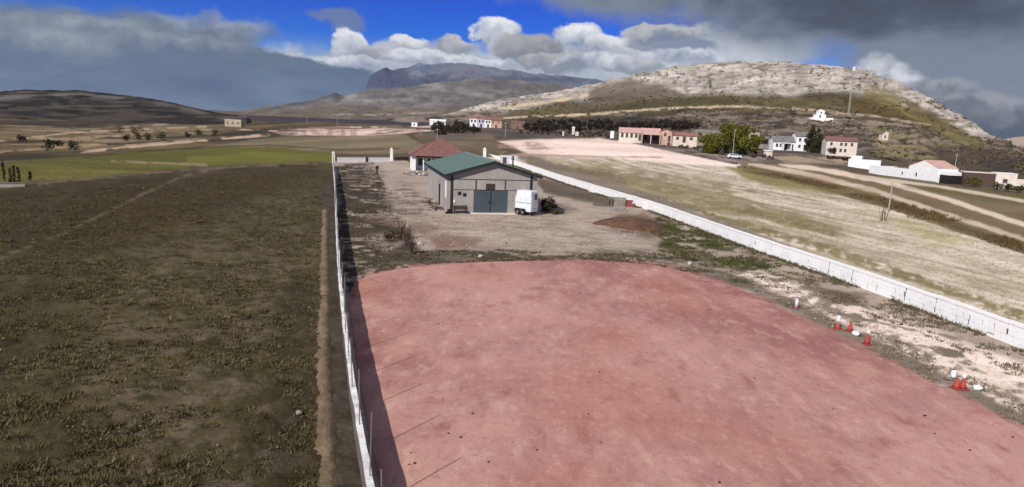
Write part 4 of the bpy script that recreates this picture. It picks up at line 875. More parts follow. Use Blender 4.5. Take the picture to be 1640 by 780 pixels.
def build_village():
    t = place(752, 204, 377, 'terraced_houses', 'far row of white and lilac houses ending in a pink one', 'houses')
    volume(t, 0, 0, 4.3, 8, 5.2, 1.2, 'x', 'white', 'rust', wins=((.7, 3, .9, 1.3), (2.6, 3, .9, 1.3)), doors=((1.7, 1, 2.1),), fm='grey'); volume(t, 4.32, .3, 4.2, 8, 5.0, 1.2, 'x', 'lilac', 'rust', wins=((.7, 3, .9, 1.3), (2.5, 3, .9, 1.3)), doors=((1.6, 1, 2.1),), fm='grey')
    volume(t, 8.54, .1, 3.3, 8, 4.7, 1.2, 'x', 'white', 'rust', wins=((.5, 2.8, .8, 1.2), (2, 2.8, .8, 1.2)), doors=((1.2, 1, 2.1),), fm='grey'); volume(t, 11.86, -.4, 6.0, 8, 4.6, 1.9, 'x', 'pink', 'rroof', wins=((.8, 2.8, .8, 1.2), (3.8, 2.8, .8, 1.2)), doors=((2.4, 1, 2.1),), fm='cream')
    t = place(818, 207.5, 372, 'brick_house', 'brown brick two storey house right of the white terrace', 'house'); volume(t, 0, 0, 7.6, 7, 4.6, .1, 'flat', 'brick', 'brick', wins=((.9, 3, .9, 1.1), (3.2, 3, .9, 1.1), (5.6, 3, .9, 1.1)), doors=((3.3, 1, 2.1),), fm='beige')
    t = place(688, 197, 470, 'shed', 'long low white shed on the slope left of the terrace', 'shed'); volume(t, 0, 0, 11, 6, 1.7, .9, 'x', 'white', 'white', doors=((5, 1.4, 1.4),), fm='grey')
    t = place(659, 203, 430, 'hut', 'small boxy white hut with one dark window at the end of the pale banks', 'hut'); volume(t, 0, 0, 3.6, 3, 2.6, 0, 'flat', 'white', 'white', wins=((1.2, 1, .9, .8),), fm='grey')
    t = place(667, 208, 360, 'shed', 'low flat shed with a pinkish roof below the long white shed', 'shed'); volume(t, 0, 0, 11.5, 5, 1.3, .2, 'flat', 'brown', 'pinkr', doors=((2, 1.2, 1.1), (7, 1.2, 1.1)), fm='beige')
    t = place(675, 227, 240, 'hut', 'tiny white hut just above the left slope of the red roof', 'hut'); volume(t, 0, 0, 1.9, 2, 1.2, .3, 'y', 'cream', 'cream', doors=((.6, .6, 1),), fm='grey')
    t = place(718, 228, 235, 'hut', 'tiny white gabled hut just right of the red roof peak', 'hut'); volume(t, 0, 0, 2.8, 2.4, .9, .8, 'y', 'white', 'cream', doors=((1, .7, .9),), fm='grey')
    t = place(757, 230, 225, 'shed', 'low white lean-to with a taller right end above the green roof', 'shed'); volume(t, 0, 0, 3.0, 2, .7, 0, 'flat', 'cream', 'cream', doors=((1.2, .6, .6),), fm='grey'); volume(t, 3.02, 0, 1.6, 2, 1.6, 0, 'flat', 'white', 'white', wins=((.5, .5, .5, .5),), fm='grey')
    # pink roofed farm with white extension
    t = place(991, 223.5, 236, 'farmhouse', 'long cream house with a pink tiled roof and a red porch, left of the pines', 'house', math.radians(-10))
    volume(t, 0, 0, 7.6, 9, 2.6, 1.5, 'x', 'cream', 'pinkr', wins=((.7, .9, .8, 1.4), (2.3, .9, .8, 1.4), (3.9, .9, .8, 1.4), (5.5, .9, .8, 1.4)), doors=((6.7, .8, 2.1),), fm='beige')
    volume(t, 7.62, 3.2, 6.4, 6, 2.5, 1.7, 'x', 'brick', 'pinkr', doors=((1, 1.2, 2.2), (4, 1.6, 2.2)), wins=((2.6, .9, .9, 1.2),), fm='beige')
    pr = MB(); pr.prism([(-.6, 2.1), (3.4, 3.6), (3.4, 3.75), (-.6, 2.25)], 7.7, 14.2, 'X'); pr.obj('porch_roof', M['pinkr'], t)
    for x in (7.8, 10.8, 13.9): MB().b2((x, -.5, -1.5), (x + .25, -.25, 2.12)).obj('porch_post', M['cream'], t)
    volume(t, 14.1, .4, 4.0, 8, 3.3, .8, 'y', 'pink', 'rust', wins=((1.2, 1.8, .8, 1.2),), doors=((2.6, .9, 2.1),), fm='cream')
    volume(t, 18.12, 1, 8.4, 6, 2.3, .9, 'x', 'cream', 'rust', wins=((1.4, .9, .9, .9), (6, .9, .9, .9)), doors=((3.6, 1, 1.9),), fm='beige')
    # long grey building behind the pines
    t = place(1112, 226, 246, 'farm_building', 'long flat roofed grey block building half hidden behind the pines', 'building', math.radians(-4))
    volume(t, 0, 0, 18.5, 7, 4.3, 0, 'flat', 'grey', 'groofy', wins=((1.2, 2.2, 1.1, 1.1), (8.2, 2.4, 1.3, .8), (13, 2.4, 1.2, .9)), fm='grey')
    volume(t, 18.52, -.3, 4.3, 6, 3.9, 0, 'flat', 'beige', 'cream', fm='cream'); MB().b2((19.6, -.36, .2), (22.2, -.28, 3.2)).obj('open_bay', M['dark'], t)
    volume(t, 22.84, -.5, 3.6, 6, 2.5, .3, 'flat', 'grey', 'groofy', fm='grey'); MB().b2((23.6, -.56, .1), (26, -.48, 1.9)).obj('open_bay', M['dark'], t)
    # white house with tower-like end
    t = place(1238, 239, 256, 'white_house', 'white grey roofed house with a taller right end, left of the dark trees', 'house', math.radians(-6))
    volume(t, 0, 0, 7.9, 6.5, 3.0, 1.9, 'x', 'white', 'groofy', wins=((.9, 1, .8, 1.2), (2.3, 1, .8, 1.2), (6.5, 1, .8, 1.1)), doors=((4.2, .9, 2.1),), fm='grey')
    volume(t, 7.92, -.8, 5.2, 7, 5.3, 1.5, 'x', 'white', 'groofy', wins=((.9, 3.4, .8, 1.2), (2.8, 3.4, .8, 1.2), (.9, 1, .8, 1.1)), doors=((2.9, 1.3, 2.2),), fm='lilac')
    b = MB(); b.b2((2.9, -2.6, -1.5), (3.2, -.02, 2.4)); b.b2((5.7, -2.6, -1.5), (6, -.02, 2.4)); b.b2((2.8, -2.7, 2.403), (6.1, -.02, 2.6)); b.obj('porch', M['white'], t)
    # cream house
    t = place(1322, 246, 236, 'cream_house', 'two storey cream house with a dark red roof right of the cypress', 'house', math.radians(-12))
    volume(t, 0, 0, 9.9, 7, 4.6, 1.2, 'x', 'cream', 'rroof', wins=((1.2, 3, .7, 1.0), (4.4, 3, .7, 1.0), (5.9, 3, .7, 1.0), (7.8, 3, .7, 1.0), (4.4, .8, .7, 1.1), (5.9, .8, .7, 1.1)), doors=((2.4, .9, 2.1),), fm='beige')
    # white walls left of the farmhouse, farmhouse itself
    t = place(1358, 265, 196, 'garden_wall', 'low white yard wall with a small raised block left of the big white farmhouse', 'wall', math.radians(-38))
    MB().b2((0, 0, -1), (8.4, .25, 1.9)).obj('wall_body', M['white'], t); MB().b2((.6, .27, -1), (3.4, 2.6, 2.9)).obj('raised_block', M['white'], t); MB().b2((-.05, -.05, 1.903), (8.45, .3, 2.0)).obj('coping', M['white'], t)
    a = D(1391, 278, 181); c = D(1500, 291.5, 157); dv = c - a; rz = math.atan2(dv[1], dv[0]); Lf = math.hypot(dv[0], dv[1])
    a[2] = 0; t = thing('farmhouse', 'bright white gabled farmhouse with a long white walled yard', 'house', a, rz)
    gw = 9.6; x0 = Lf - gw
    MB().b2((0, 0, -1), (x0 - .003, .3, 2.55)).obj('yard_wall', M['white'], t); MB().b2((0, .31, -1), (.3, 8, 2.4)).obj('yard_wall', M['white'], t)
    MB().b2((x0 - 5.5, .32, -1), (x0 - .003, 5, 2.5)).obj('low_wing', M['white'], t); MB().b2((x0 - 5.55, .3, 2.56), (x0 - .01, 5.05, 2.72)).obj('wing_roof', M['groofy'], t)
    volume(t, x0, 0, gw, 5.2, 3.3, 1.6, 'y', 'white', 'pinkr', wins=((2.6, 1.0, .55, .9),), fm='white', over=.05); wallpoint(t, 'window', M['glass'], 1, x0 - 2.2, 1.0, .5, .8, M['white'], 0)
    MB().b2((-.2, -.35, -1), (Lf + .2, -.02, .28)).obj('plinth', M['grey'], t); MB().b2((Lf + .003, .6, -1), (Lf + 3, 5, 2.0)).obj('garage', M['dark'], t); MB().b2((Lf + .003, .5, 2.003), (Lf + 3.2, 5.1, 2.75)).obj('garage_parapet', M['white'], t)
    # shed and wall at the right edge
    t = place(1541, 297, 152, 'shed', 'low brown fronted shed with a cream right end near the right edge', 'shed', math.radians(-24))
    volume(t, 0, 0, 6.0, 5, 3.0, 0, 'flat', 'brown', 'cream', doors=((1.5, 1.6, 2.2),), fm='wood'); volume(t, 6.02, -.15, 3.9, 5, 3.15, 0, 'flat', 'cream', 'white', wins=((1.4, 1.2, .8, .8),), fm='beige')
    t = place(1601, 297, 150, 'garden_wall', 'long low whitish wall running off to the right from the brown shed', 'wall', math.radians(-16)); MB().b2((0, 0, -1), (16, .25, 1.5)).obj('wall_body', M['cream'], t); MB().b2((-.02, -.05, 1.503), (16.05, .3, 1.6)).obj('coping', M['white'], t)
    # chapel and mast on the hillside, ruin, hut
    t = place(1299, 191.5, 384, 'chapel', 'small bright white chapel standing alone on the hillside below the mast', 'chapel', math.radians(-5))
    MB().b2((0, 0, -2), (12, 4, 1.3)).obj('terrace', M['white'], t); volume(t, 2.4, .5, 5.6, 4, 3.0, 0, 'flat', 'white', 'white', doors=((2, .9, 2.6),), fm='lilac', base=1.2); volume(t, 3.6, .45, 3.5, 3.5, 5.0, .9, 'hip', 'white', 'white', wins=((1.3, 3.6, .7, .9),), fm='lilac', base=3.0, over=.1)
    q = D(1358.5, 184, 402); t = thing('radio_mast', 'tall thin pale radio mast rising from the hillside against the sky', 'mast', q); hh = 27.5
    for k in range(3):
        an = k * 2 * PI / 3; MB().tube([(.55 * math.cos(an), .55 * math.sin(an), -1), (.28 * math.cos(an), .28 * math.sin(an), hh - 2)], .1, 5).obj('mast_leg', M['pole'], t)
    b = MB()
    for k in range(26):
        z = k; r = .55 - .27 * k / 26
        for j in range(3):
            a0 = j * 2 * PI / 3; a1 = (j + 1) * 2 * PI / 3; r1 = .55 - .27 * (k + 1) / 26; b.tube([(r * math.cos(a0), r * math.sin(a0), z), (r1 * math.cos(a1), r1 * math.sin(a1), min(z + 1, hh - 2))], .05, 4)
    b.obj('lattice', M['pole'], t)
    for k in range(3): an = k * 2 * PI / 3; MB().box((.55 * math.cos(an), .55 * math.sin(an), hh - 1.2), (.25, .4, 2.4), an).obj('antenna_panel', M['jug'], t)
    MB().b2((-1.2, -1.2, -1), (1.2, 1.2, .4)).obj('footing', M['grey'], t)
    t = place(1413, 221, 300, 'ruin', 'small pale ruined hut alone on the lower hillside', 'ruin'); b = MB(); b.prism([(0, -1), (2.6, -1), (2.6, 2.2), (1.5, 2.9), (.8, 1.9), (0, 1.6)], 0, .4); b.b2((0, .41, -1), (.4, 3, 1.5)); b.b2((2.2, .41, -1), (2.6, 3, 1.9)); b.obj('wall', M['cream'], t); MB().b2((.9, -.02, 0), (1.5, .1, 1.2)).obj('doorway', M['dark'], t)
    t = place(360, 201, 405, 'farm_building', 'long low beige building at the foot of the dark left hill', 'building'); volume(t, 0, 0, 9.8, 5, 3.3, .2, 'flat', 'beige', 'cream', wins=((1.2, 1.2, 1.1, 1.0), (4.3, 1.2, 1.1, 1.0), (7.5, 1.2, 1.1, 1.0)), fm='cream')
    t = place(310, 198, 500, 'hut', 'tiny white hut by the pale track at the foot of the left hill', 'hut'); volume(t, 0, 0, 1.8, 1.8, 1.7, .3, 'flat', 'white', 'white', doors=((.5, .7, 1.2),), fm='grey')
    # small white things along the lane above the pale field
    q = D(980.5, 219, 244); t = thing('water_tank', 'white round water tank by the lane left of the long cream house', 'tank', q); MB().lathe([(.75, -.5), (.75, 1.7), (.6, 1.95), (.1, 2.05)], n=12).obj('tank_body', M['jug'], t); MB().lathe([(.25, 2.06), (.25, 2.15), (.05, 2.2)], n=8).obj('lid', M['grey'], t)
    for (px, py, d, w, h, lab) in ((918, 213, 262, 1.0, 2.4, 'tall pale masonry shrine post beside the lane above the pale field'), (902, 215, 256, .7, 1.0, 'short pale masonry post left of the taller one by the lane'), (924, 215, 256, 1.2, .9, 'squat white block right of the taller post by the lane'), (1228, 250, 215, 2.4, 2.0, 'small white block between the pines and the white house')):
        q = D(px, py, d); t = thing('masonry_post', lab, 'post', q); MB().b2((-w / 2, -w / 2, -.6), (w / 2, w / 2, h * .85)).obj('shaft', M['cream'], t); MB().prism([(-w * .6, h * .853), (w * .6, h * .853), (w * .45, h), (-w * .45, h)], -w * .6, w * .6).obj('cap', M['white'], t)
    # utility poles
    for (px, py, d, h, lab) in ((700, 232, 205, 5.0, 'thin pole rising behind the left slope of the red roof'), (809, 226, 235, 6.6, 'thin pole with a crossarm at the left end of the pale field'), (1173, 252, 205, 8.6, 'pale concrete pole standing in front of the pines'), (1527, 284, 175, 6.2, 'thin pole behind the white farmhouse at the foot of the hill'),
                               (492, 200, 640, 8.5, 'left of two far poles against the dark band beyond the pale banks'), (540, 199, 660, 10, 'right of two far poles against the dark band beyond the pale banks'), (1422, 345, 92, 4.6, 'thin grey pole standing in the pale field by two bare stems')):
        q = D(px, py, d); r = .09 if d < 300 else .16; t = thing('utility_pole', lab, 'pole', q, 0, 'utility poles'); MB().tube([(0, 0, -1), (0, 0, h)], [r * 1.3, r * .8], 7).obj('shaft', M['pole'], t); MB().b2((-.6, -.05, h - .5), (.6, .05, h - .4)).obj('crossarm', M['pole'], t)
    t = place(1176, 254, 204, 'parked_car', 'white car parked under the pines beside the pale pole', 'car', math.radians(-8))
    b = MB(); b.prism([(-2.1, .35), (2.1, .35), (2.12, .75), (1.9, .92), (1.15, .98), (.6, 1.42), (-1.3, 1.45), (-2.0, 1.0), (-2.12, .7)], -.82, .82); b.obj('body', M['trail'], t, bevel=.05)
    MB().prism([(.5, 1.35), (-1.2, 1.38), (-1.75, 1.02), (1.0, 1.0)], -.83, -.80).obj('side_window', M['glass'], t); MB().prism([(.5, 1.35), (-1.2, 1.38), (-1.75, 1.02), (1.0, 1.0)], .80, .83).obj('side_window', M['glass'], t)
    for x in (-1.35, 1.35):
        for y in (-.74, .74): MB().lathe([(.1, y - .1), (.33, y - .1), (.33, y + .1), (.1, y + .1)], (x, 0, .33), 12, 'Y').obj('wheel', M['rubber'], t)
build_village()

# ------------------------------------------------------------------ trailer, heap, yard things
def build_yard():
    q = G(849, 346.5, 0); rz = math.radians(147)                      # local +x runs from the rear corner along the left side to the nose
    t = thing('horse_trailer', 'white horse trailer with a small dark window parked by the right of the barn doors', 'trailer', q, math.radians(141))
    L, Wd, h0, h1 = 2.05, 1.3, .42, 2.7
    b = MB(); b.prism([(0, h0), (L, h0), (L + .12, h0 + .15), (L + .12, 1.95), (L - .02, 2.1), (L - .1, h1), (.05, h1), (0, h1 - .05)], -Wd, 0); body = b.obj('body', M['trail'], t, bevel=.05)
    for x in (.7, 1.4): MB().b2((x - .02, -.0, h0 + .05), (x + .02, .03, h1 - .1)).obj('side_rib', M['trail'], t)
    MB().b2((.02, 0.0, 1.35), (L, .022, 1.41)).obj('side_rail', M['steel'], t); MB().b2((-.045, -Wd + .08, h0 + .05), (-.003, -.08, h1 - .18)).obj('rear_ramp', M['trail'], t)
    w = MB().b2((-.062, -Wd + .25, 1.75), (-.046, -Wd + .75, 2.4)).obj('window', M['glass'], t); f = MB()
    f.b2((-.075, -Wd + .2, 2.401), (-.047, -Wd + .8, 2.45)); f.b2((-.075, -Wd + .2, 1.70), (-.047, -Wd + .8, 1.749)); f.obj('frame', M['trail'], w)
    MB().b2((-.07, -1.0, .8), (-.046, -.3, .85)).obj('ramp_batten', M['steel'], t)
    for x in (1.0, 1.68):
        for y in (.06, -Wd - .06):
            wh = MB().lathe([(.12, y - .09), (.33, y - .09), (.33, y + .09), (.12, y + .09)], (x, 0, .33), 14, 'Y').obj('wheel', M['rubber'], t); MB().lathe([(.02, y - .1), (.16, y - .1), (.16, y + .1), (.02, y + .1)], (x, 0, .33), 10, 'Y').obj('rim', M['steel'], wh)
    for y in (-.02, -Wd - .2): MB().prism([(.55, .42), (.7, .74), (1.98, .74), (2.1, .42), (2.02, .42), (1.92, .68), (.76, .68), (.63, .42)], y, y + .22).obj('mudguard', M['pillar'], t)
    b = MB(); b.tube([(L, -.2, .4), (L + 1.4, -Wd / 2, .42)], .05, 6); b.tube([(L, -Wd + .2, .4), (L + 1.4, -Wd / 2, .42)], .05, 6); b.obj('drawbar', M['pillar'], t); MB().tube([(L + 1.1, -Wd / 2 + .1, .02), (L + 1.1, -Wd / 2 + .1, .8)], .035, 6).obj('jockey_leg', M['steel'], t)
    MB().b2((.05, -Wd + .1, .3), (L, -.1, .415)).obj('chassis', M['pillar'], t)
    for x in (.15,): MB().tube([(x, -.12, .3), (x - .05, -.12, -.02)], .03, 6).obj('prop_stand', M['steel'], t)
    # manure heap
    c = G(1014, 361, 0); bm = bmesh.new(); bmesh.ops.create_grid(bm, x_segments=46, y_segments=34, size=1)
    for v in bm.verts:
        r = math.hypot(v.co.x, v.co.y); an = math.atan2(v.co.y, v.co.x); ed = 1 + .18 * (float(vnoise(math.cos(an) * 2 + 5, math.sin(an) * 2 + 5, 3)) - .5) * 2
        x, y = v.co.x * 4.5, v.co.y * 3.9; h = max(0, 1 - (r / (.82 * ed)) ** 2) ** .8; v.co = Vector((x, y, .72 * h * (.7 + .6 * float(fbm(x * .8 + 9, y * .8, 3, 5))) + (float(fbm(x * 3, y * 3, 3, 8)) - .5) * .14 * min(1, h * 4) - (.12 if h <= 0 else 0)))
    pass
    me = bpy.data.meshes.new('manure_heap'); bm.to_mesh(me); bm.free(); me.polygons.foreach_set('use_smooth', np.ones(len(me.polygons), bool)); me.materials.append(M['heap'])
    tag(link(bpy.data.objects.new('manure_heap', me)), 'low spread heap of reddish brown manure on the pale yard near the block wall', 'heap').location = (c[0], c[1], .02)
    # feeder, slabs, bricks, trough
    q = G(950, 329, 0); t = thing('feed_rack', 'grey wooden rack with upright slats standing left of the slab stack by the block wall', 'rack', q, math.radians(-8))
    for z in (.12, 1.0): MB().b2((0, -.05, z), (2.4, .05, z + .1)).obj('rail', M['wood'], t)
    for k in range(7): MB().b2((k * .36, -.04, .223), (k * .36 + .14, .04, .998)).obj('slat', M['wood'], t)
    for x in (0, 2.28): MB().b2((x, .052, -.05), (x + .12, .9, .9)).obj('side_board', M['wood'], t)
    q = G(975, 330, 0); t = thing('slab_stack', 'neat stack of grey concrete slabs right of the slatted rack', 'slabs', q, math.radians(-6)); R = random.Random(3)
    for k in range(7): MB().b2((R.uniform(-.04, .04), R.uniform(-.04, .04), k * .155), (2.1 + R.uniform(-.04, .04), 1.2, k * .155 + .14)).obj('slab', M['grey'], t)
    q = G(1000, 331, 0); t = thing('brick_stack', 'stack of dull red bricks at the right end of the slab stack', 'bricks', q, math.radians(-6)); bmh = MB().b2((0, 0, 0), (.3, .5, .2)).mesh('brick', M['redb'])
    for k in range(4):
        for j in range(4 - k // 2):
            o = link(bpy.data.objects.new('brick', bmh), t); o.location = (j * .32 + R.uniform(-.01, .01) + .1 * (k % 2), R.uniform(-.03, .03), k * .21)
    q = G(985, 338, 0); t = thing('water_trough', 'long pale trough lying in front of the slab stack', 'trough', q, math.radians(-5)); L = 2.6
    b = MB(); b.b2((-L / 2, -.35, 0), (L / 2, -.28, .4)); b.b2((-L / 2, .28, 0), (L / 2, .35, .4)); b.b2((-L / 2, -.278, 0), (-L / 2 + .08, .278, .4)); b.b2((L / 2 - .08, -.278, 0), (L / 2, .278, .4)); b.obj('trough_body', M['grey'], t); MB().b2((-L / 2 + .082, -.277, .02), (L / 2 - .082, .277, .2)).obj('water', M['glass'], t)
    # paddock rails at the left of the yard
    def rails(p0, p1, zs, n, lab, r=.018):
        d = p1 - p0; L = math.hypot(d[0], d[1]); t = thing('rail_fence', lab, 'fence', (p0[0], p0[1], 0), math.atan2(d[1], d[0]), 'rail fences left of the yard')
        for z in zs: MB().tube([(0, 0, z), (L * .5, 0, z - .03), (L, 0, z)], r, 5).obj('rail', M['wood'], t)
        for k in range(n): MB().tube([(L * k / (n - 1), .06, -.2), (L * k / (n - 1), .06, max(zs) + .1)], .035, 6).obj('post', M['wood'], t)
    rails(G(547, 400, 0), G(662, 402, 0), (.35, .62, .85), 4, 'three rail fence of thin pale poles in front of the bare bushes')
    rails(G(546, 366, 0), G(598, 366, 0), (.5, .8), 3, 'short two rail fence farther back along the left wall')
    # rubble by the red house
    q = G(668, 280, 0); t = thing('rubble_heap', 'heap of rubble and pale boulders in front of the red roofed house', 'rubble', (q[0], q[1], 0))
    for k in range(26):
        R2 = random.Random(k); a = R2.uniform(0, 6.28); r = R2.uniform(0, 1) ** .6; o = link(bpy.data.objects.new('stone', rockmesh('stone', R2.uniform(.2, .5), M['stone' if k % 3 == 0 else 'grey'], k)), t); o.location = (r * 2.6 * math.cos(a), r * 1.6 * math.sin(a), .15 + .4 * (1 - r))
    for k, (px, py, r, lab) in enumerate(((673, 393, .22, 'pale stone at the foot of the bare bushes'), (770, 413, .2, 'pale stone lying alone in the weeds at the far edge of the arena'), (1105, 424, .2, 'pale stone in the weeds at the far right corner of the arena'), (629, 380, .16, 'small pale stone left of the bare bushes'), (478, 663, .16, 'small grey stone in the dark heath field left of the earth bank'))):
        r = .1 if k == 4 else r; q = G(px, py, 0); tag(link(bpy.data.objects.new('stone', rockmesh('stone', r, M['grey' if k == 4 else 'stone'], k + 40, .8, 2))), lab, 'stone', 'loose pale stones').location = (q[0], q[1], r * .5)
build_yard()
def build_person():
    q = G(604, 279.5, 0); t = thing('person', 'person in dark clothes and pale cap walking near the far end wall', 'person', q, math.radians(200))
    jn = [(0, 0, .95), (0, .01, 1.2), (0, .02, 1.42), (0, .03, 1.52), (0, .05, 1.64), (.1, 0, .9), (.11, .14, .5), (.1, .02, .09), (.1, .16, .04), (-.1, 0, .9), (-.12, -.05, .5), (-.11, -.24, .1), (-.11, -.1, .04), (.2, .01, 1.4), (.26, -.08, 1.14), (.25, .08, .92), (-.2, .01, 1.4), (-.27, .04, 1.13), (-.25, .18, .93), (.25, .11, .84), (-.25, .22, .86)]
    ed = [(0, 1), (1, 2), (2, 3), (3, 4), (0, 5), (5, 6), (6, 7), (7, 8), (0, 9), (9, 10), (10, 11), (11, 12), (2, 13), (13, 14), (14, 15), (15, 19), (2, 16), (16, 17), (17, 18), (18, 20)]
    rad = [.15, .15, .16, .06, .1, .1, .075, .055, .045, .1, .075, .055, .045, .08, .055, .045, .08, .055, .045, .04, .04]
    me = bpy.data.meshes.new('body'); me.from_pydata(jn, ed, []); o = link(bpy.data.objects.new('body', me), t); me.materials.append(M['cloth'])
    sk = o.modifiers.new('skin', 'SKIN'); sb = o.modifiers.new('smooth', 'SUBSURF'); sb.levels = sb.render_levels = 2
    for v, r in zip(me.skin_vertices[0].data, rad): v.radius = (r, r * .85)
    me.skin_vertices[0].data[0].use_root = True
    MB().lathe([(.02, 1.5), (.075, 1.54), (.095, 1.62), (.09, 1.7), (.05, 1.76)], (0, .055, 0), 10).obj('face', M['skin'], t, True); b = MB(); b.lathe([(.108, 1.69), (.11, 1.74), (.08, 1.81), (.02, 1.83)], (0, .05, 0), 12); b.box((0, .17, 1.70), (.14, .12, .02)); b.obj('cap', M['cap2'], t)
build_person()
def build_markers():
    def cone(px, py, h, lab, cap=True, tilt=0):
        q = G(px, py, 0); t = thing('marker_cone', lab, 'cone', (q[0], q[1], .03), random.uniform(0, 1), 'red cones beside the arena'); t.rotation_euler[0] = tilt
        MB().b2((-.19, -.19, 0), (.19, .19, .04)).obj('base', M['red'], t, bevel=.01); MB().lathe([(.155, .043), (.11, h * .4), (.045, h * .92), (.03, h)], n=14).obj('cone_body', M['red'], t, True)
        if cap: MB().lathe([(.05, h - .06), (.08, h + .01), (.075, h + .09), (.03, h + .13)], n=10).obj('cap', M['jug'], t, True)
    def jug(px, py, z, lab, lie=True, s=1.0, rz=.4):
        q = G(px, py, 0); t = thing('plastic_jug', lab, 'jug', (q[0], q[1], z), rz, 'white plastic jugs beside the arena'); t.scale = (s, s, s)
        if lie: t.rotation_euler[0] = 1.5
        MB().lathe([(.09, 0), (.11, .03), (.11, .2), (.07, .28), (.035, .31), (.035, .34)], n=12).obj('jug_body', M['jug'], t, True); MB().lathe([(.04, .341), (.04, .37)], n=8).obj('lid', M['dark'], t); MB().tube([(.1, 0, .22), (.15, 0, .18), (.14, 0, .1), (.1, 0, .06)], .015, 5).obj('handle', M['jug'], t)
    cone(1341, 527, .36, 'red cone with a tall white bottle top, first of the cones from the far end', False); q = G(1341, 527, 0); t = thing('plastic_jug', 'white bottle stuck upside down on the first red cone from the far end', 'jug', (q[0], q[1], .36), .3, 'white plastic jugs beside the arena')
    MB().lathe([(.035, 0), (.06, .06), (.09, .14), (.09, .34), (.06, .38)], n=12).obj('jug_body', M['jug'], t, True); MB().lathe([(.05, .381), (.045, .42)], n=8).obj('lid', M['groofy'], t)
    cone(1361, 531, .5, 'red cone with a white jug lying at its foot', False); cone(1388, 552, .58, 'red cone with a white knob standing apart beside the arena edge', True)
    cone(1541, 624, .52, 'bright red cone, the right one of the nearest pair'); cone(1531, 623, .42, 'dark red cone, the left one of the nearest pair', False)
    jug(1366, 536, .1, 'white jug lying at the foot of a red cone', True, 1.15); jug(1526, 606, .05, 'white jug standing upright behind the nearest pair of red cones', False, 1.0); jug(1558, 624, .1, 'white jug lying alone in the weeds, nearest of the jugs', True, 1.0, 1.2)
    q = G(1275, 495, 0); t = thing('marker_post', 'short white post on a dark red foot, farthest of the markers beside the arena', 'post', (q[0], q[1], .02)); MB().lathe([(.16, 0), (.15, .08), (.06, .12)], n=10).obj('foot', M['redb'], t); MB().lathe([(.085, .121), (.085, .5), (.06, .56)], n=10).obj('shaft', M['jug'], t, True)
    R = random.Random(11); ms = [rockmesh('dung_clod', .05, M['dung'], 70 + k, .6) for k in range(3)]
    for px, py in ((702, 520), (709, 524), (658, 727), (664, 744), (655, 746), (718, 696), (738, 702), (757, 664), (1090, 531), (1137, 497), (1208, 607), (1334, 657), (1482, 667), (1497, 696), (1553, 723), (960, 597), (1152, 775), (942, 665), (962, 711), (860, 723), (782, 742), (930, 470), (1060, 450), (1622, 702), (1480, 668)):
        q = G(px, py, 0)
        for k in range(1):
            o = tag(link(bpy.data.objects.new('dung_clod', R.choice(ms))), 'small dark clod of dung lying on the pink arena sand', 'dung', 'dung clods on the arena'); s = R.uniform(.5, 1.15); o.scale = (s, s, s); o.rotation_euler = (0, 0, R.uniform(0, 6)); o.location = (q[0], q[1], .05)
build_markers()

# ------------------------------------------------------------------ plants
LEAF = mat_attr('foliage', 3.0, .2, 0, rough=.9, fine2=.5, amt2=.15)
def leaf_cloud(cl, n, size, ca, cb, seed=1, shell=.45, flat=1.0, up=.0):
    """n small quads scattered through clumps cl=[(x,y,z,r)]; ca..cb leaf colours"""
    R = np.random.default_rng(seed); cl = np.asarray(cl, float); w = cl[:, 3] ** 2; w /= w.sum(); k = R.choice(len(cl), n, p=w)
    d = R.normal(size=(n, 3)); d /= np.linalg.norm(d, axis=1)[:, None]; r = cl[k, 3] * R.uniform(shell, 1, n) ** .7; c = cl[k, :3] + d * r[:, None] * np.array([1, 1, flat])
    a = R.normal(size=(n, 3)); a[:, 2] += up; a /= np.linalg.norm(a, axis=1)[:, None]; b = np.cross(a, R.normal(size=(n, 3))); b /= np.linalg.norm(b, axis=1)[:, None]
    s = size * R.uniform(.6, 1.4, n)[:, None]; v = np.stack([c - a * s, c + b * s * .5, c + a * s, c - b * s * .5], 1).reshape(-1, 3); f = np.arange(4 * n).reshape(-1, 4)
    tone = np.clip(R.uniform(0, 1, len(cl))[k] * .6 + R.uniform(0, 1, n) * .5 - .05, 0, 1); col = lin(ca) + (lin(cb) - lin(ca)) * tone[:, None]; return v, f, np.repeat(col, 4, 0)
def tree(px, py, d, name, label, cat, h, w, n, size, ca, cb, trunk=.28, shape='round', seed=1, group=None):
    q = D(px, py, d); t = thing(name, label, cat, q, 0, group); R = random.Random(seed); cl = []
    if shape == 'round':
        for k in range(16):
            a = R.uniform(0, 6.28); rr = R.uniform(0, .36) * w; z = h * R.uniform(trunk + .12, .88); cl.append((rr * math.cos(a), rr * math.sin(a), z, R.uniform(.13, .22) * w * (1.15 - .5 * abs(z / h - .55))))
    elif shape == 'cone':
        for k in range(22):
            z = h * (trunk + (1 - trunk) * (k + .5) / 22); r = w * .5 * min(1, (1 - (z / h) ** 1.6) * 1.15 + .08); a = R.uniform(0, 6.28); cl.append((r * .45 * math.cos(a), r * .45 * math.sin(a), z, max(.15, r * R.uniform(.5, .75))))
    tr = MB(); top = h * .8; r0 = max(.05, .02 * h); tr.tube([(0, 0, -.5), (.02 * h, 0, h * .25), (-.01 * h, .02 * h, h * .5), (0, 0, top)], [r0 * 1.4, r0, r0 * .7, r0 * .25], 7)
    for k in range(6):
        c = cl[(k * 3) % len(cl)]; z0 = h * (trunk + .05 * k); tr.tube([(0, 0, min(z0, top * .8)), (c[0] * .5, c[1] * .5, (z0 + c[2]) / 2), (c[0], c[1], c[2])], [r0 * .5, r0 * .35, r0 * .12], 5)
    tr.obj('trunk', M['bark'], t); v, f, col = leaf_cloud(cl, n, size, ca, cb, seed); np_obj('crown', v, f, col, LEAF, parent=t); return t
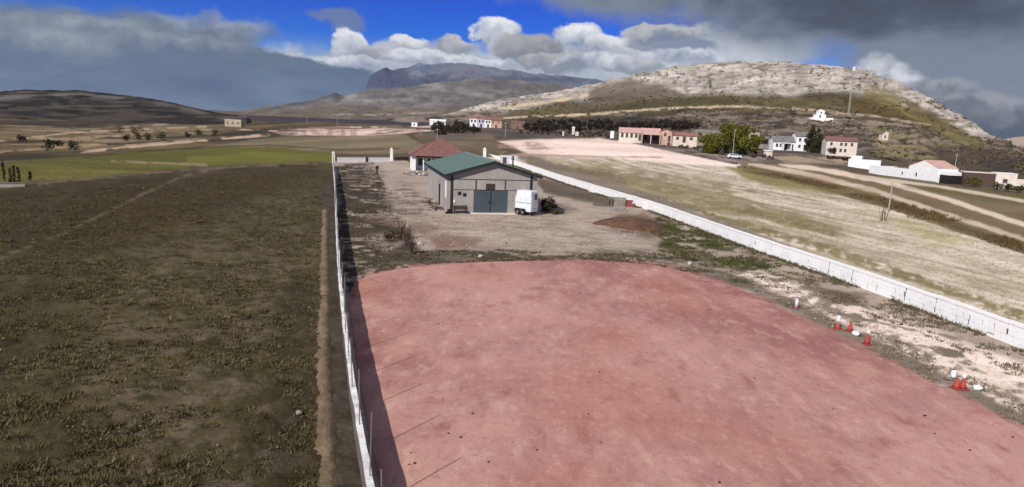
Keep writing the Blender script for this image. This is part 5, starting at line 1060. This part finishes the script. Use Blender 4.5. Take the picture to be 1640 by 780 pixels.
def bush(px, py, d, name, label, cat, w, h, n, size, ca, cb, seed=1, group=None, z=None):
    q = D(px, py, d) if z is None else G(px, py, z); R = random.Random(seed); cl = [(R.uniform(-.32, .32) * w, R.uniform(-.3, .3) * w, h * R.uniform(.25, .65), R.uniform(.22, .34) * min(w, h * 1.4)) for k in range(9)]
    v, f, col = leaf_cloud(cl, n, size, ca, cb, seed, .2); o = np_obj(name, v, f, col, LEAF); o.location = q; return tag(o, label, cat, group)
def bare_shrub(px, py, label, h, seed, n=12, group=None):
    q = G(px, py, 0); R = random.Random(seed); t = thing('bare_shrub', label, 'shrub', (q[0], q[1], 0), 0, group); b = MB(); tw = MB()
    for k in range(n):
        a = R.uniform(0, 6.28); l = R.uniform(.05, .35) * h; x1, y1 = l * math.cos(a), l * math.sin(a); hh = h * R.uniform(.6, 1); b.tube([(x1 * .15, y1 * .15, -.05), (x1 * .5, y1 * .5, hh * .45), (x1, y1, hh)], [.03, .022, .008], 5)
        for j in range(7):
            s = R.uniform(.3, .95); an = R.uniform(0, 6.28); ll = R.uniform(.15, .4) * h * .5; p = (x1 * s, y1 * s, hh * s); tw.tube([p, (p[0] + ll * .5 * math.cos(an), p[1] + ll * .5 * math.sin(an), p[2] + ll)], [.012, .004], 4)
    b.obj('stem', M['twig'], t); tw.obj('twig', M['twig'], t)
def build_plants():
    PC = ((62, 64, 18), (114, 112, 40))
    for k, (px, py, d, h, w, lab) in enumerate(((1139, 249, 216, 6.6, 9.6, 'broad low bright green pine, leftmost of the clump by the pale pole'), (1162, 249, 218, 9.8, 9.8, 'tall bright green pine left of the pale pole, in the middle of the clump'), (1184, 249, 220, 9.9, 9.6, 'tall bright green pine right of the pale pole, in the middle of the clump'), (1203, 250, 214, 6.8, 8.0, 'low bright green pine, rightmost of the clump'))):
        tree(px, py, d, 'pine_tree', lab, 'tree', h, w, 3200, .34, *PC, trunk=.12, seed=20 + k, group='pines in front of the grey building')
    tree(1297, 242, 250, 'cypress_tree', 'dark evergreen tree left of its twin, between the white and the cream house', 'tree', 10.0, 4.2, 1800, .3, (28, 32, 18), (58, 62, 30), trunk=.06, shape='cone', seed=31, group='dark evergreens between the houses'); tree(1307, 244, 246, 'cypress_tree', 'dark evergreen tree right of its twin, close to the cream house', 'tree', 9.2, 5.0, 1800, .3, (28, 32, 18), (60, 64, 30), trunk=.06, shape='cone', seed=32, group='dark evergreens between the houses')
    OL = ((30, 30, 20), (66, 62, 38)); od = ('first', 'second', 'third', 'fourth', 'fifth', 'sixth', 'seventh', 'eighth', 'ninth', 'tenth', 'eleventh')
    for k, (px, py, h) in enumerate(((76, 242, 2.5), (119, 243, 2.6))):
        d = float(pt(px, py)[1]); tree(px, py, d, 'olive_tree', ('left', 'right')[k] + ' of the two lone round dark trees at the near edge of the left fields', 'tree', h, h * 1.25, 420, .16, *OL, trunk=.18, seed=40 + k, group='lone trees in the left fields')
    for k, (px, py, h) in enumerate(((203, 227, 2.2), (220, 226, 2.4), (237, 227, 2.6), (260, 226, 3.0), (300, 220, 1.8), (318, 220, 2.8), (344, 219, 2.9))):
        d = float(pt(px, py)[1]); tree(px, py, d, 'olive_tree', od[k] + ' tree from the left in the row on the pale bank beyond the green field', 'tree', h, h * 1.3, 260, .2, *OL, trunk=.15, seed=50 + k, group='row of trees on the pale bank')
    for k, (px, py, h, lab) in enumerate(((190, 215, 3.0, 'left of two dark trees on the upper pale track at left'), (220, 213, 3.0, 'right of two dark trees on the upper pale track at left'), (35, 227, 1.8, 'small dark bush near the left edge on the pale track'), (92, 234, 1.6, 'small bush between and behind the two lone round trees'))):
        d = float(pt(px, py)[1]); bush(px, py, d, 'field_bush', lab, 'bush', h * 1.4, h, 180, .24, *OL, seed=70 + k, group='bushes in the left fields')
    for k, (px, py, h) in enumerate(((7, 293, 2.7), (18, 297, 2.1), (24, 298, 2.4), (31, 297, 2.2), (49, 290, 1.2))):
        d = float(pt(px, py)[1]); tree(px, py, d, 'young_cypress', od[k] + ' thin dark young cypress from the left edge, beside the pale low wall', 'tree', h, .46, 200, .10, (34, 34, 20), (56, 54, 28), trunk=.2, shape='cone', seed=80 + k, group='young cypresses at the left edge')
    p0 = pt(-40, 300); p1 = pt(40, 299); dv = p1 - p0; t = thing('low_wall', 'low pale stone wall in front of the thin cypresses at the left edge', 'wall', p0, math.atan2(dv[1], dv[0])); Lw = math.hypot(dv[0], dv[1]); MB().b2((0, -.2, -.3), (Lw, .2, .42)).obj('wall_body', M['stone'], t); MB().b2((-.02, -.24, .423), (Lw + .02, .24, .5)).obj('coping', M['grey'], t)
    bush(1331, 248, 226, 'garden_bush', 'dark round bush in front of the cream house', 'bush', 3.2, 3.0, 420, .24, (30, 32, 18), (60, 60, 32), 91); bush(1520, 291, 158, 'garden_bush', 'grey brown bush right of the white farmhouse garage', 'bush', 4.4, 2.8, 700, .2, (60, 54, 38), (98, 90, 62), 92); bush(1556, 298, 148, 'garden_bush', 'olive green bush in front of the brown shed', 'bush', 3.4, 2.3, 600, .18, (58, 54, 20), (96, 90, 40), 93)
    bush(1605, 303, 139, 'garden_bush', 'low dark green bush in front of the long whitish wall at right', 'bush', 4.6, 1.5, 600, .18, (40, 46, 34), (78, 82, 60), 94); bush(1632, 306, 136, 'garden_bush', 'second low dark bush at the right edge in front of the whitish wall', 'bush', 3.6, 1.3, 500, .18, (44, 46, 34), (80, 82, 60), 95)
    for k, (px, py, w) in enumerate(((1330, 255, 3.6), (1345, 256, 3.6), (1356, 257, 2.8))): bush(px, py, 205, 'hedge_bush', ('left', 'middle', 'right')[k] + ' third of the low black green hedge below the cream house', 'hedge', w, 1.1, 260, .2, (22, 24, 18), (44, 44, 30), 96 + k, 'low hedge below the cream house')
    bush(879, 339, 0, 'brush_pile', 'dark brown rounded brush pile just right of the horse trailer', 'brush', 1.9, 1.9, 1500, .13, (40, 34, 26), (78, 66, 50), 101, z=0); bush(893, 343, 0, 'brush_pile', 'low flat dark weeds and brush right of the taller brush pile', 'brush', 2.2, .6, 500, .11, (48, 44, 34), (88, 78, 62), 102, z=0)
    bush(627, 386, 0, 'dry_shrub', 'low spreading brown shrub left of the bare bushes by the rail fence', 'shrub', 1.6, .9, 500, .08, (62, 50, 34), (104, 84, 58), 103, z=0)
    bare_shrub(641, 384, 'tall bare twiggy shrub, leftmost of three by the rail fence', 1.75, 1, 16, 'bare shrubs by the rail fence'); bare_shrub(652, 394, 'bare twiggy shrub, middle of three by the rail fence', 1.8, 2, 18, 'bare shrubs by the rail fence'); bare_shrub(659, 407, 'bare twiggy shrub, nearest of three by the rail fence', 1.5, 3, 16, 'bare shrubs by the rail fence')
    for k, (px, py, lab, h) in enumerate(((1412, 354, 'left of two thin bare saplings in the pale field by the grey pole', 2.0), (1418, 354, 'right of two thin bare saplings in the pale field by the grey pole', 2.2))): bare_shrub(px, py, lab, h, 7 + k, 5, 'bare saplings in the pale field')
build_plants()

# ------------------------------------------------------------------ ground cover nobody could count
def inpoly(x, y, p):
    p = np.asarray(p, float); ins = np.zeros(len(x), bool)
    for i in range(len(p)):
        a, b = p[i], p[(i + 1) % len(p)]
        if abs(a[1] - b[1]) > 1e-9: ins ^= ((a[1] > y) != (b[1] > y)) & (x < (b[0] - a[0]) * (y - a[1]) / (b[1] - a[1]) + a[0])
    return ins
def tufts(name, xy, h, w, ca, cb, blades=7, seed=1, zz=None, lean=.5, wf=.07):
    """upright pointed blades in clumps, all in one mesh"""
    R = np.random.default_rng(seed); n = len(xy); h = np.broadcast_to(h, n); w = np.broadcast_to(w, n); z0 = np.zeros(n) if zz is None else zz
    a = R.uniform(0, 6.283, (n, blades)); rad = w[:, None] * R.uniform(0, .5, (n, blades)) ; hh = h[:, None] * R.uniform(.5, 1.1, (n, blades))
    bx = xy[:, :1] + rad * np.cos(a); by = xy[:, 1:] + rad * np.sin(a); tx = bx + np.cos(a) * hh * lean * R.uniform(.3, 1.2, (n, blades)); ty = by + np.sin(a) * hh * lean * R.uniform(.3, 1.2, (n, blades))
    pa = a + R.uniform(-.8, .8, (n, blades)) + 1.57; bw = w[:, None] * wf + .006; zb = np.broadcast_to(z0[:, None] - .03, (n, blades)); zt = z0[:, None] + hh
    v = np.stack([np.stack([bx - np.cos(pa) * bw, by - np.sin(pa) * bw, zb], -1), np.stack([bx + np.cos(pa) * bw, by + np.sin(pa) * bw, zb], -1), np.stack([tx, ty, zt], -1)], 2).reshape(-1, 3)
    tone = np.clip(R.uniform(0, 1, n)[:, None] * .75 + R.uniform(-.1, .35, (n, blades)), 0, 1); col = lin(ca) + (lin(cb) - lin(ca)) * tone[..., None]; col = np.repeat(col.reshape(-1, 3), 3, 0)
    o = np_obj(name, v, np.arange(len(v)).reshape(-1, 3), col, LEAF); return tag(o, kind='stuff')
def scatter_px(poly, n, seed, dens_pow=1.0, z=0.0):
    """points on the ground inside a surveyed outline"""
    g = np.array([G(px, py, 0)[:2] for px, py in poly]); R = np.random.default_rng(seed); out = np.zeros((0, 2)); lo, hi = g.min(0), g.max(0); it = 0
    while len(out) < n and it < 60:
        p = R.uniform(lo, hi, (n * 2, 2)); p = p[inpoly(p[:, 0], p[:, 1], g)]
        if dens_pow: keep = R.uniform(0, 1, len(p)) < np.clip((16 / np.maximum(np.hypot(p[:, 0], p[:, 1]), 16)) ** dens_pow, 0, 1); p = p[keep]
        out = np.concatenate([out, p]); it += 1
    return out[:n]
def build_cover():
    # heath tussocks
    lf = [(514, 300), (517, 560), (516, 780), (516, 900), (-900, 900), (-300, 420), (0, 320), (300, 285), (480, 275)]
    p = scatter_px(lf, 62000, 3, 1.0); c = fbm(p[:, 0] * .35, p[:, 1] * .35, 4, 77, .6); p = p[np.random.default_rng(1).uniform(0, 1, len(p)) < sstep(.26, .6, c) + .25]
    s = np.random.default_rng(2).lognormal(0, .45, len(p)); d = np.hypot(p[:, 0], p[:, 1])
    tufts('heath_tussocks', p, .055 * s, .24 * s, (66, 59, 36), (116, 105, 74), 11, 5, lean=1.0, wf=.035)
    big = p[np.random.default_rng(4).uniform(0, 1, len(p)) < .012]; tufts('heath_bushes', big, np.random.default_rng(6).uniform(.12, .28, len(big)), np.random.default_rng(7).uniform(.4, .9, len(big)), (62, 55, 33), (100, 90, 62), 40, 8, lean=.9, wf=.016)
    def pebbles(name, p, r, ca, cb, seed):
        R5 = np.random.default_rng(seed); n = len(p); r = r * R5.lognormal(0, .45, n); base = np.array([[1, 0, 0], [0, 1, 0], [-1, 0, 0], [0, -1, 0], [0, 0, .8], [0, 0, -.8]])
        v = base[None] * r[:, None, None] * R5.uniform(.6, 1.3, (n, 6, 1)); v[:, :, 0] += p[:, :1]; v[:, :, 1] += p[:, 1:]; v[:, :, 2] += (r * .3)[:, None] + .02
        f = (np.array([[0, 1, 4], [1, 2, 4], [2, 3, 4], [3, 0, 4], [1, 0, 5], [2, 1, 5], [3, 2, 5], [0, 3, 5]])[None] + np.arange(n)[:, None, None] * 6).reshape(-1, 3); t = R5.uniform(0, 1, n)
        tag(np_obj(name, v.reshape(-1, 3), f, np.repeat(lin(ca) + (lin(cb) - lin(ca)) * t[:, None], 6, 0), LEAF), kind='stuff')
    q = scatter_px(lf, 9000, 33, 1.0); c = fbm(q[:, 0] * .3, q[:, 1] * .3, 4, 15, .6); pebbles('field_stones', q[c > .5], .026, (84, 75, 58), (126, 113, 94), 34)
    q = scatter_px([(600, 300), (660, 290), (700, 345), (960, 345), (1110, 405), (1230, 450), (1500, 550), (1640, 600), (1640, 660), (1400, 560), (1180, 450), (1040, 412), (850, 410), (660, 410)], 5000, 35, .6); pebbles('yard_gravel', q, .03, (112, 98, 84), (206, 190, 174), 36)
    R = np.random.default_rng(12)
    # weeds at the foot of the block wall
    q = resample(RWS, .16); t = np.gradient(q, axis=0); t /= np.linalg.norm(t, axis=1)[:, None]; nr = np.stack([-t[:, 1], t[:, 0]], 1); side = -1 if (nr[10] @ (np.array([0, 60]) - q[10])) < 0 else 1
    k = R.integers(0, len(q), 5200); off = R.gamma(1.3, .25, len(k)) + .12; m = fbm(k * .035, np.zeros(len(k)), 4, 9) > .36; w = q[k[m]] + nr[k[m]] * side * off[m][:, None]
    tufts('wall_foot_weeds', w, R.uniform(.06, .34, len(w)) * (1 - .5 * np.clip(off[m], 0, 1)), R.uniform(.15, .4, len(w)), (58, 54, 38), (112, 100, 76), 9, 13, lean=.6)
    k = R.integers(0, len(q), 1500); w = q[k] - nr[k] * side * (R.gamma(1.5, .3, len(k)) + .25)[:, None]; tufts('field_edge_grass', w, R.uniform(.1, .35, len(w)), R.uniform(.15, .4, len(w)), (96, 86, 60), (140, 128, 98), 8, 14)
    # weed strips in the compound
    def patch(name, poly, n, thr, h, ca, cb, seed, fs=.3):
        p = scatter_px(poly, n, seed, .5); c = fbm(p[:, 0] * fs * 1.3, p[:, 1] * fs * 2.0, 5, seed + 50, .6); p = p[c > thr]; R2 = np.random.default_rng(seed); tufts(name, p, R2.uniform(.3, 1, len(p)) * h, R2.uniform(.15, .4, len(p)), ca, cb, 7, seed + 1, lean=.8)
    patch('yard_weeds', [(541, 266), (600, 266), (612, 290), (626, 335), (650, 368), (668, 408), (700, 416), (620, 428), (585, 438), (566, 480), (556, 480), (547, 430)], 4600, .45, .2, (64, 58, 42), (108, 97, 74), 23, .3)
    patch('arena_edge_weeds', [(630, 404), (800, 400), (945, 408), (1040, 404), (1130, 420), (1210, 446), (1200, 460), (1050, 426), (940, 416), (850, 418), (700, 422), (600, 438)], 4600, .42, .2, (62, 58, 42), (108, 98, 78), 29, .22)
    patch('green_weeds', [(1052, 348), (1120, 368), (1214, 404), (1260, 432), (1220, 446), (1150, 436), (1090, 412), (1050, 402), (1066, 386), (1040, 372)], 3000, .47, .3, (48, 52, 24), (92, 90, 50), 34, .3)
    e = [(a + 2, b - 2) for a, b in ARENA[8:]] + [(a + 34, b - 26) for a, b in ARENA[8:][::-1]]; patch('verge_weeds', e, 4200, .53, .11, (76, 70, 54), (128, 116, 96), 36, .5)
    patch('verge_tufts', [(1180, 395), (1350, 455), (1500, 512), (1640, 568), (1640, 606), (1500, 545), (1400, 508), (1250, 452)], 2400, .52, .18, (70, 64, 48), (116, 104, 82), 35, .3)
    # stubble and grass of the right field, hedge bank beyond it
    p = scatter_px([(860, 268), (1180, 266), (1420, 336), (1640, 412), (1800, 470), (1800, 600), (1640, 540), (1350, 432), (1100, 345)], 16000, 41, .9); ca, sa = math.cos(.24), math.sin(.24); qx = p[:, 0] * ca + p[:, 1] * sa; py_ = p[:, 1] * ca - p[:, 0] * sa; c = fbm(qx * .55, py_ * .06, 5, 41, .6); p = p[(c < .56)]
    R2 = np.random.default_rng(15); tufts('field_stubble', p, R2.uniform(.05, .16, len(p)), R2.uniform(.12, .4, len(p)), (120, 110, 72), (182, 166, 134), 6, 42, lean=1.2)
    ln = smooth_path([pt(px, py)[:2] for px, py in ((1190, 268), (1260, 284), (1330, 300), (1430, 327), (1540, 364), (1640, 398), (1760, 440))], .5, 9); k = R.integers(0, len(ln), 2000); w = ln[k] + R.normal(0, 1.1, (len(k), 2)); keep = fbm(k * .06, np.zeros(len(k)), 4, 3) > .44; w = w[keep]
    tufts('hedge_bank_brush', w, R.uniform(.1, .6, len(w)), R.uniform(.4, .9, len(w)), (70, 58, 40), (118, 98, 62), 12, 43, zg(w[:, 0], w[:, 1]), .6)
    # scrub on the right hill and below it
    S = Paint(RH); idx = np.nonzero((S.w > 0) & (S.px > 760) & (S.px < 1660))[0]; R3 = np.random.default_rng(19); idx = R3.choice(idx, 9000)
    c = fbm(S.px[idx] * .05, S.py[idx] * .15, 4, 8, .6); L = np.interp(S.px[idx], [a for a, b in ROCKLINE], [b for a, b in ROCKLINE]); keep = np.where(S.py[idx] < L, c > .62, c > .5); idx = idx[keep]; b = RH[idx]
    cl = np.concatenate([b + np.array([0, 0, .3]), (R3.uniform(.35, 1.0, len(b)) * np.clip(b[:, 1] / 420, .6, 1.7))[:, None]], 1)
    v, f, col = leaf_cloud(cl, len(cl) * 11, .5, (62, 57, 40), (104, 95, 70), 20, .3, .7); tag(np_obj('hillside_scrub', v, f, col, LEAF), kind='stuff')
    # dark wood behind the red roof and brush along the lane
    def belt(name, poly, n, d0, d1, hmin, hmax, ca, cb, seed, size=.55):
        R4 = np.random.default_rng(seed); pp = np.array(poly, float); lo, hi = pp.min(0), pp.max(0); px = R4.uniform(lo[0], hi[0], n * 3); py = R4.uniform(lo[1], hi[1], n * 3); m = inpoly(px, py, pp); px, py = px[m][:n], py[m][:n]; cl = []
        for a, b_ in zip(px, py):
            q = pt(a, b_) if d0 is None else D(a, b_, d0 + (d1 - d0) * (hi[1] - b_) / (hi[1] - lo[1]))
            h = R4.uniform(hmin, hmax)
            for j in range(3): cl.append((q[0] + R4.uniform(-.5, .5) * h, q[1] + R4.uniform(-.5, .5) * h, q[2] + h * R4.uniform(.2, .7), h * R4.uniform(.22, .42)))
        v, f, col = leaf_cloud(cl, len(cl) * 26, size, ca, cb, seed, .25); tag(np_obj(name, v, f, col, LEAF), kind='stuff')
    belt('dark_woodland', [(688, 212), (700, 203), (722, 200), (752, 207), (764, 214), (760, 225), (700, 226)], 90, 240, 380, 2.0, 4.6, (30, 28, 20), (66, 58, 42), 61, .5)
    belt('lane_brush', [(760, 216), (850, 210), (960, 214), (990, 222), (960, 219), (850, 220), (770, 222)], 70, 245, 300, .6, 1.4, (46, 40, 32), (92, 82, 66), 62, .35)
    belt('hillside_thicket', [(832, 205), (850, 196), (960, 194), (1000, 200), (1000, 211), (850, 212)], 150, 300, 380, 1.4, 3.0, (30, 26, 20), (62, 54, 42), 63, .5)
    belt('garden_trees', [(1000, 205), (1050, 202), (1115, 205), (1112, 209), (1040, 208)], 46, 262, 285, 2.2, 4.2, (32, 28, 22), (62, 54, 44), 64, .45)
    belt('village_brush', [(1050, 236), (1120, 246), (1175, 256), (1235, 258), (1235, 250), (1130, 238), (1060, 230)], 60, 205, 235, .5, 1.2, (66, 60, 48), (110, 100, 84), 65, .3)
build_cover()

# ------------------------------------------------------------------ air
def build_haze():
    m = bpy.data.materials.new('air'); m.use_nodes = True; nt = m.node_tree; nt.nodes.clear(); out = nt.nodes.new('ShaderNodeOutputMaterial'); pv = nt.nodes.new('ShaderNodeVolumePrincipled')
    pv.inputs['Color'].default_value = (.80, .88, 1, 1); pv.inputs['Density'].default_value = 3e-5; pv.inputs['Anisotropy'].default_value = .2; nt.links.new(pv.outputs[0], out.inputs['Volume'])
    MB().b2((-7400, -7400, -12), (7400, 8200, 640)).obj('haze', m)['kind'] = 'stuff'
build_haze()
